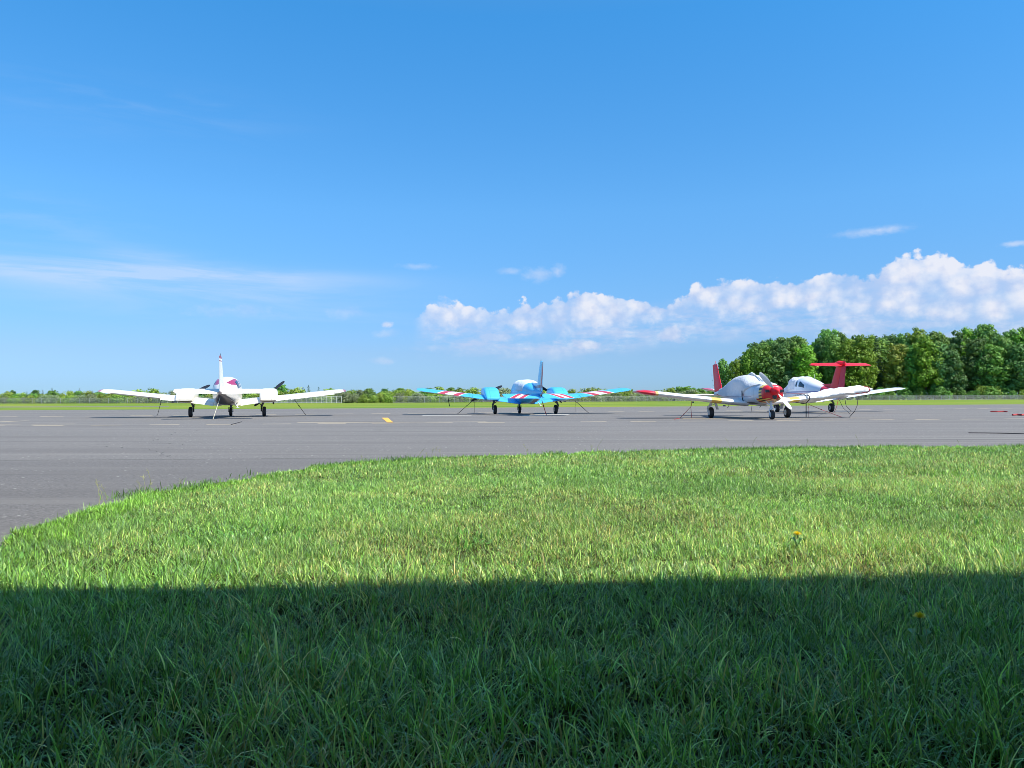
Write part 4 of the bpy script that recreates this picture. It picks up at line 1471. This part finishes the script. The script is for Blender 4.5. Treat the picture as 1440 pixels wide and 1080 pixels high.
def crown_pine(seed, H, wid, base_h, layers, per, size, mat, name):
    rg = np.random.default_rng(seed)
    P, N, S, T = [], [], [], []
    for i in range(layers):
        t = i / (layers - 1)
        h = base_h + (H - base_h) * t
        R0 = wid * .5 * (1 - t) ** .75 * rg.uniform(.75, 1.1) + .25
        nb = max(4, int(9 * (1 - t * .6)))
        for b in range(nb):
            a = b * 2 * math.pi / nb + rg.uniform(-.4, .4) + i
            L = R0 * rg.uniform(.7, 1.15)
            k = max(4, int(per * L))
            q = rg.uniform(.1, 1, k) ** .7
            wob = rg.normal(0, .10, k) * L
            x = np.cos(a) * L * q - np.sin(a) * wob; y = np.sin(a) * L * q + np.cos(a) * wob
            z = h + L * (.18 * q - .30 * q * q) + rg.normal(0, .10, k) * (.4 + size)
            P.append(np.stack([x, y, z], 1)); nn = rg.normal(0, .45, (k, 3)) + np.array([0, 0, 1.0]); N.append(nn / np.linalg.norm(nn, axis=1)[:, None])
            S.append(rg.uniform(.6, 1.4, k) * size); T.append(rg.uniform(0, 1, k) * .6 + rg.uniform(0, .4))
    return leaf_mesh(name, np.concatenate(P), np.concatenate(N), np.concatenate(S), np.concatenate(T), mat)


M['bark'] = plain('bark', (0.10, 0.08, 0.06), 0.9, var=0.4, sc=3)
LEAF = {
    'bright': m_leaf('bright_green_leaves', (0.12, 0.27, 0.025), (0.30, 0.50, 0.05)),
    'mid': m_leaf('mid_green_leaves', *[tuple(v * 1.45 for v in c) for c in ((0.070, 0.172, 0.036), (0.172, 0.312, 0.060))]),
    'dark': m_leaf('dark_green_leaves', *[tuple(v * 1.45 for v in c) for c in ((0.036, 0.091, 0.029), (0.101, 0.191, 0.051))]),
    'olive': m_leaf('yellowing_leaves', (0.14, 0.22, 0.03), (0.36, 0.32, 0.06)),
    'pine': m_leaf('pine_needles', (0.040, 0.096, 0.044), (0.111, 0.172, 0.081), .1),
    'scrub': m_leaf('scrub_leaves', (0.151, 0.272, 0.044), (0.403, 0.504, 0.081)),
    'scrub_grey': m_leaf('grey_scrub_leaves', (0.142, 0.202, 0.101), (0.384, 0.443, 0.222)),
}


def trunk_mesh(seed, H, r, top_frac=.8, limbs=6, wid=6):
    rg = random.Random(seed)
    mb = MB()
    pts = [(0, 0, -.2)]
    for k in range(1, 7): pts.append((rg.uniform(-.02, .02) * H, rg.uniform(-.02, .02) * H, H * top_frac * k / 6))
    mb.tube(pts, r, 8, r2=r * .25)
    for k in range(limbs):
        t = .25 + .6 * k / limbs; p = Vector(pts[min(6, 1 + int(t * 6))])
        a = k * 2.4
        q = p + Vector((math.cos(a) * wid * .32, math.sin(a) * wid * .32, H * .14))
        mb.tube([p, p.lerp(q, .5) + Vector((0, 0, -.02 * H)), q], r * .4, 6, r2=r * .12)
    o = mb.build('trunk', M['bark'], None)
    me = o.data; bpy.data.objects.remove(o)
    return me


KINDS = {}
def kind(key, fn, H, r, wid): KINDS[key] = (fn, trunk_mesh(hash(key) % 1000 if False else len(KINDS) + 5, H, r, wid=wid), H)


kind('bright1', crown_broad(1, 20, 10, 2.0, 26, 300, .50, LEAF['bright'], 'crown'), 20, .32, 10)
kind('bright2', crown_broad(2, 20, 11.5, 3.0, 34, 250, .55, LEAF['bright'], 'crown'), 20, .34, 11)
kind('mid1', crown_broad(3, 20, 9.5, 1.5, 30, 260, .55, LEAF['mid'], 'crown'), 20, .3, 9)
kind('mid2', crown_broad(4, 20, 11, 2.5, 34, 250, .55, LEAF['mid'], 'crown'), 20, .34, 11)
kind('dark1', crown_broad(5, 20, 9, 1.0, 30, 260, .55, LEAF['dark'], 'crown'), 20, .3, 9)
kind('dark2', crown_broad(6, 20, 10.5, 2.0, 32, 250, .55, LEAF['dark'], 'crown'), 20, .3, 10)
kind('olive', crown_broad(7, 20, 9, 2.0, 30, 260, .55, LEAF['olive'], 'crown'), 20, .3, 9)
kind('pine1', crown_pine(8, 20, 9, 1.5, 26, 11, .60, LEAF['pine'], 'crown'), 20, .28, 4)
kind('pine2', crown_pine(9, 20, 7, 1.0, 30, 12, .55, LEAF['pine'], 'crown'), 20, .26, 4)
kind('bush1', crown_broad(10, 3.0, 3.6, .1, 14, 90, .26, LEAF['scrub'], 'crown'), 3, .06, 2)
kind('bush2', crown_broad(11, 3.2, 4.2, .1, 16, 85, .28, LEAF['scrub'], 'crown'), 3, .06, 2)
kind('bush3', crown_broad(12, 2.6, 3.8, .0, 14, 90, .24, LEAF['scrub_grey'], 'crown'), 2.6, .05, 2)
kind('bush4', crown_broad(13, 3.2, 3.2, .1, 14, 90, .26, LEAF['mid'], 'crown'), 3, .06, 2)
kind('spike', crown_pine(14, 6, 2.0, .6, 16, 11, .26, LEAF['pine'], 'crown'), 6, .07, 1)


def plant(key, name, x, y, H, wscale, label, cat, group=None):
    cm, tm, H0 = KINDS[key]
    o = empty(name, (x, y, -.01), random.uniform(0, 6.28), label, cat, group)
    s = H / H0
    o.scale = (s * wscale, s * wscale, s)
    link(bpy.data.objects.new('crown', cm), o)
    link(bpy.data.objects.new('trunk', tm), o)
    return o


ORD = ['first', 'second', 'third', 'fourth', 'fifth', 'sixth', 'seventh', 'eighth', 'ninth', 'tenth', 'eleventh', 'twelfth', 'thirteenth', 'fourteenth', 'fifteenth', 'sixteenth', 'seventeenth', 'eighteenth', 'nineteenth', 'twentieth',
       'twenty-first', 'twenty-second', 'twenty-third', 'twenty-fourth', 'twenty-fifth', 'twenty-sixth', 'twenty-seventh', 'twenty-eighth']
LOOK = {'bright1': 'bright green round crowned tree', 'bright2': 'broad bright green leafy tree', 'mid1': 'mid green leafy tree', 'mid2': 'broad mid green tree', 'dark1': 'dark green narrow tree', 'dark2': 'dark green bushy tree', 'olive': 'tree turning yellow and rusty', 'pine1': 'dark layered pine', 'pine2': 'slim dark conifer'}
# front row of the wood: (px of its middle, py of its top, kind, width factor)
FR = [(1017, 506, 'mid1', .55), (1034, 501, 'bright1', .55), (1056, 491, 'bright2', .7), (1072, 485, 'mid2', .8), (1094, 481, 'dark2', .95), (1114, 477, 'mid1', .8), (1133, 484, 'bright1', .85), (1152, 480, 'dark1', .8),
      (1172, 474, 'mid2', .7), (1194, 474, 'bright2', .95), (1214, 474, 'bright1', .8), (1232, 478, 'pine1', .8), (1262, 478, 'olive', .9), (1280, 486, 'mid1', .75), (1302, 468, 'bright2', .95), (1322, 478, 'dark2', .8),
      (1338, 484, 'dark1', .8), (1352, 508, 'pine1', .95), (1372, 474, 'dark2', .9), (1392, 480, 'mid2', .9), (1410, 476, 'mid1', .9), (1432, 476, 'dark2', .9), (1460, 472, 'mid2', .9), (1490, 470, 'dark1', .9)]


def wood_y(px): return 345 - 0.09 * (px - 1000)


for i, (px, py, k, w) in enumerate(FR):
    y = wood_y(px) + random.uniform(-5, 5)
    p = at(px, py + random.uniform(-5, 6), y)
    plant(k, 'pine_tree' if 'pine' in k else 'broadleaf_tree', p.x, y, p.z, w * 1.22 * 22 / max(p.z, 14), LOOK[k] + ' in the front of the wood, ' + ORD[i] + ' from its left end', 'tree', 'trees along the front of the wood')
BR = [(1050, 494), (1062, 489), (1072, 486), (1084, 478), (1104, 474), (1124, 476), (1143, 478), (1163, 468), (1183, 471), (1204, 470), (1224, 468), (1240, 472), (1252, 470), (1270, 474), (1290, 466), (1312, 466), (1326, 470), (1345, 470),
      (1360, 464), (1384, 459), (1400, 462), (1420, 460), (1436, 462), (1450, 460), (1475, 460), (1500, 462)]
bk = ['mid1', 'dark1', 'bright2', 'mid2', 'dark2', 'mid1', 'bright1', 'mid2']
for i, (px, py) in enumerate(BR):
    y = wood_y(px) + 9 + random.uniform(0, 5)
    py += random.uniform(-6, 5)
    p = at(px, py, y)
    plant(bk[i % 8], 'pine_tree' if 'pine' in bk[i % 8] else 'broadleaf_tree', p.x, y, p.z, 1.1 * 22 / max(p.z, 14), 'dark treetop showing between the crowns of the front row of the wood', 'tree', 'treetops behind the front row of the wood')
for i in range(24):
    px = 1056 + i * 19 + random.uniform(-6, 6)
    y = wood_y(px) + 20 + random.uniform(0, 8)
    p = at(px, 486 if px < 1080 else 476, y)
    plant(bk[(i * 3 + 1) % 8], 'broadleaf_tree', p.x, y, p.z, 1.2 * 22 / max(p.z, 14), 'dark treetop showing between the crowns of the front row of the wood', 'tree', 'treetops behind the front row of the wood')
# low growth at the foot of the wood
for i in range(46):
    px = 1006 + i * 10.5 + random.uniform(-3, 3)
    y = wood_y(px) - 7 + random.uniform(-2, 3)
    p = at(px, 540, y)
    plant(random.choice(['bush4', 'bush4', 'bush4', 'bush2']), 'shrub', p.x, y, random.uniform(2.5, 5), random.uniform(.8, 1.2), 'low leafy shrub at the foot of the wood behind the fence', 'shrub', 'shrubs at the foot of the wood')
# small trees left of the wood
for i, (px, py, k) in enumerate([(944, 548, 'bush4'), (956, 546, 'bush4'), (966, 543, 'bright1'), (975, 545, 'mid1'), (986, 548, 'bush4'), (997, 549, 'mid1'), (936, 551, 'bush1'), (1008, 546, 'bright1')]):
    y = 300 + random.uniform(-10, 10)
    p = at(px, py, y)
    plant(k, 'small_tree', p.x, y, p.z, 1.1 if 'bush' in k else 1.8, 'small rounded green tree in the low clump just left of the wood', 'tree', 'low clump of small trees left of the wood')


def fence_y(px):
    t = (px - 720) / F
    best = 200
    for i in range(len(FL) - 1):
        (x1, y1), (x2, y2) = FL[i], FL[i + 1]
        if x1 / y1 <= t <= x2 / y2:
            # x = x1+s(x2-x1), y = ..., x = t*y
            s = (t * y1 - x1) / ((x2 - x1) - t * (y2 - y1)); return y1 + s * (y2 - y1)
    return best


# scrub belt behind the fence
px = -40.0
i = 0
while px < 1004:
    for rowi in range(2):
        y = fence_y(px) + 4 + rowi * 6 + random.uniform(-1.5, 2.5)
        k = random.choice(['bush1', 'bush2', 'bush3', 'bush4', 'bush1', 'bush2'] if rowi else ['bush3', 'bush1', 'bush3', 'bush2'])
        q = at(px + random.uniform(-4, 4), 552, y)
        hh = (2.1 if rowi == 0 else 3.1) * random.uniform(.8, 1.2)
        lab = {'bush1': 'yellow green scrub bush in the belt beyond the fence', 'bush2': 'yellow green scrub bush in the belt beyond the fence', 'bush3': 'grey green low bush in the belt beyond the fence', 'bush4': 'deeper green bush in the belt beyond the fence'}[k]
        plant(k, 'scrub_bush', q.x, y, hh, random.uniform(.9, 1.4), lab, 'bush', 'scrub bushes: ' + {'bush1': 'yellow green', 'bush2': 'yellow green', 'bush3': 'grey green', 'bush4': 'deeper green'}[k])
    px += random.uniform(10.5, 14.5)
    i += 1
# spiky young conifers standing out of the scrub
for (px, py) in [(73, 546), (60, 549), (96, 549), (112, 547), (48, 550), (130, 550), (38, 551), (426, 545), (434, 542), (448, 545), (410, 548), (789, 549), (868, 551), (300, 548), (494, 548)]:
    y = fence_y(px) + 12
    p = at(px, py, y)
    plant('spike', 'young_conifer', p.x, y, p.z, 1.0, 'thin dark young conifer sticking out above the scrub belt', 'conifer', 'young conifers above the scrub')
# rounded darker trees farther off
for j, (px, py, w, lab) in enumerate([(18, 549, 1.5, 'dark round tree at the far left end of the scrub'), (50, 548, 1.5, 'dark round tree rising just left of the tall conifer spike'), (395, 541, 1.7, 'dark round tree right of the lifted propeller of the white twin'),
                                      (386, 545, 1.2, 'smaller dark tree touching the right propeller of the white twin'), (541, 546, 1.6, 'dark leafy tree midway between the two twins'), (562, 546, 2.0, 'broad low dark tree just left of the blue wing tip'),
                                      (576, 548, 1.6, 'low dark tree touching the blue wing tip'), (602, 545, 1.5, 'dark tree above the outer left wing of the blue aeroplane'), (634, 545, 1.7, 'tall dark tree above the bands of the left blue wing'), (646, 545.5, 1.9, 'dark tree just right of the tallest one above the left blue wing'),
                                      (618, 548, 1.6, 'lower dark tree between two taller ones above the left blue wing'), (658, 549.5, 1.5, 'last dark tree of the row above the left blue wing'), (862, 549.5, 1.6, 'tiny dark tree above the right wing of the blue aeroplane'), (805, 551, 1.8, 'low dark tree right of the blue engine')]):
    y = 390
    p = at(px, py, y)
    plant(['dark1', 'dark2', 'mid2'][j % 3], 'distant_tree', p.x, y, p.z, w, lab, 'tree')
for i in range(60):                                # low far line of woods closing the horizon
    px = -60 + i * 19 + random.uniform(-6, 6)
    y = 560 + random.uniform(-20, 20)
    p = at(px, 556 + random.uniform(-2.2, 1.5), y)
    plant(random.choice(['dark1', 'dark2', 'mid1']), 'distant_tree', p.x, y, max(p.z, 3.0), 2.6, 'far low tree of the line closing the horizon behind the scrub', 'tree', 'far tree line on the horizon')
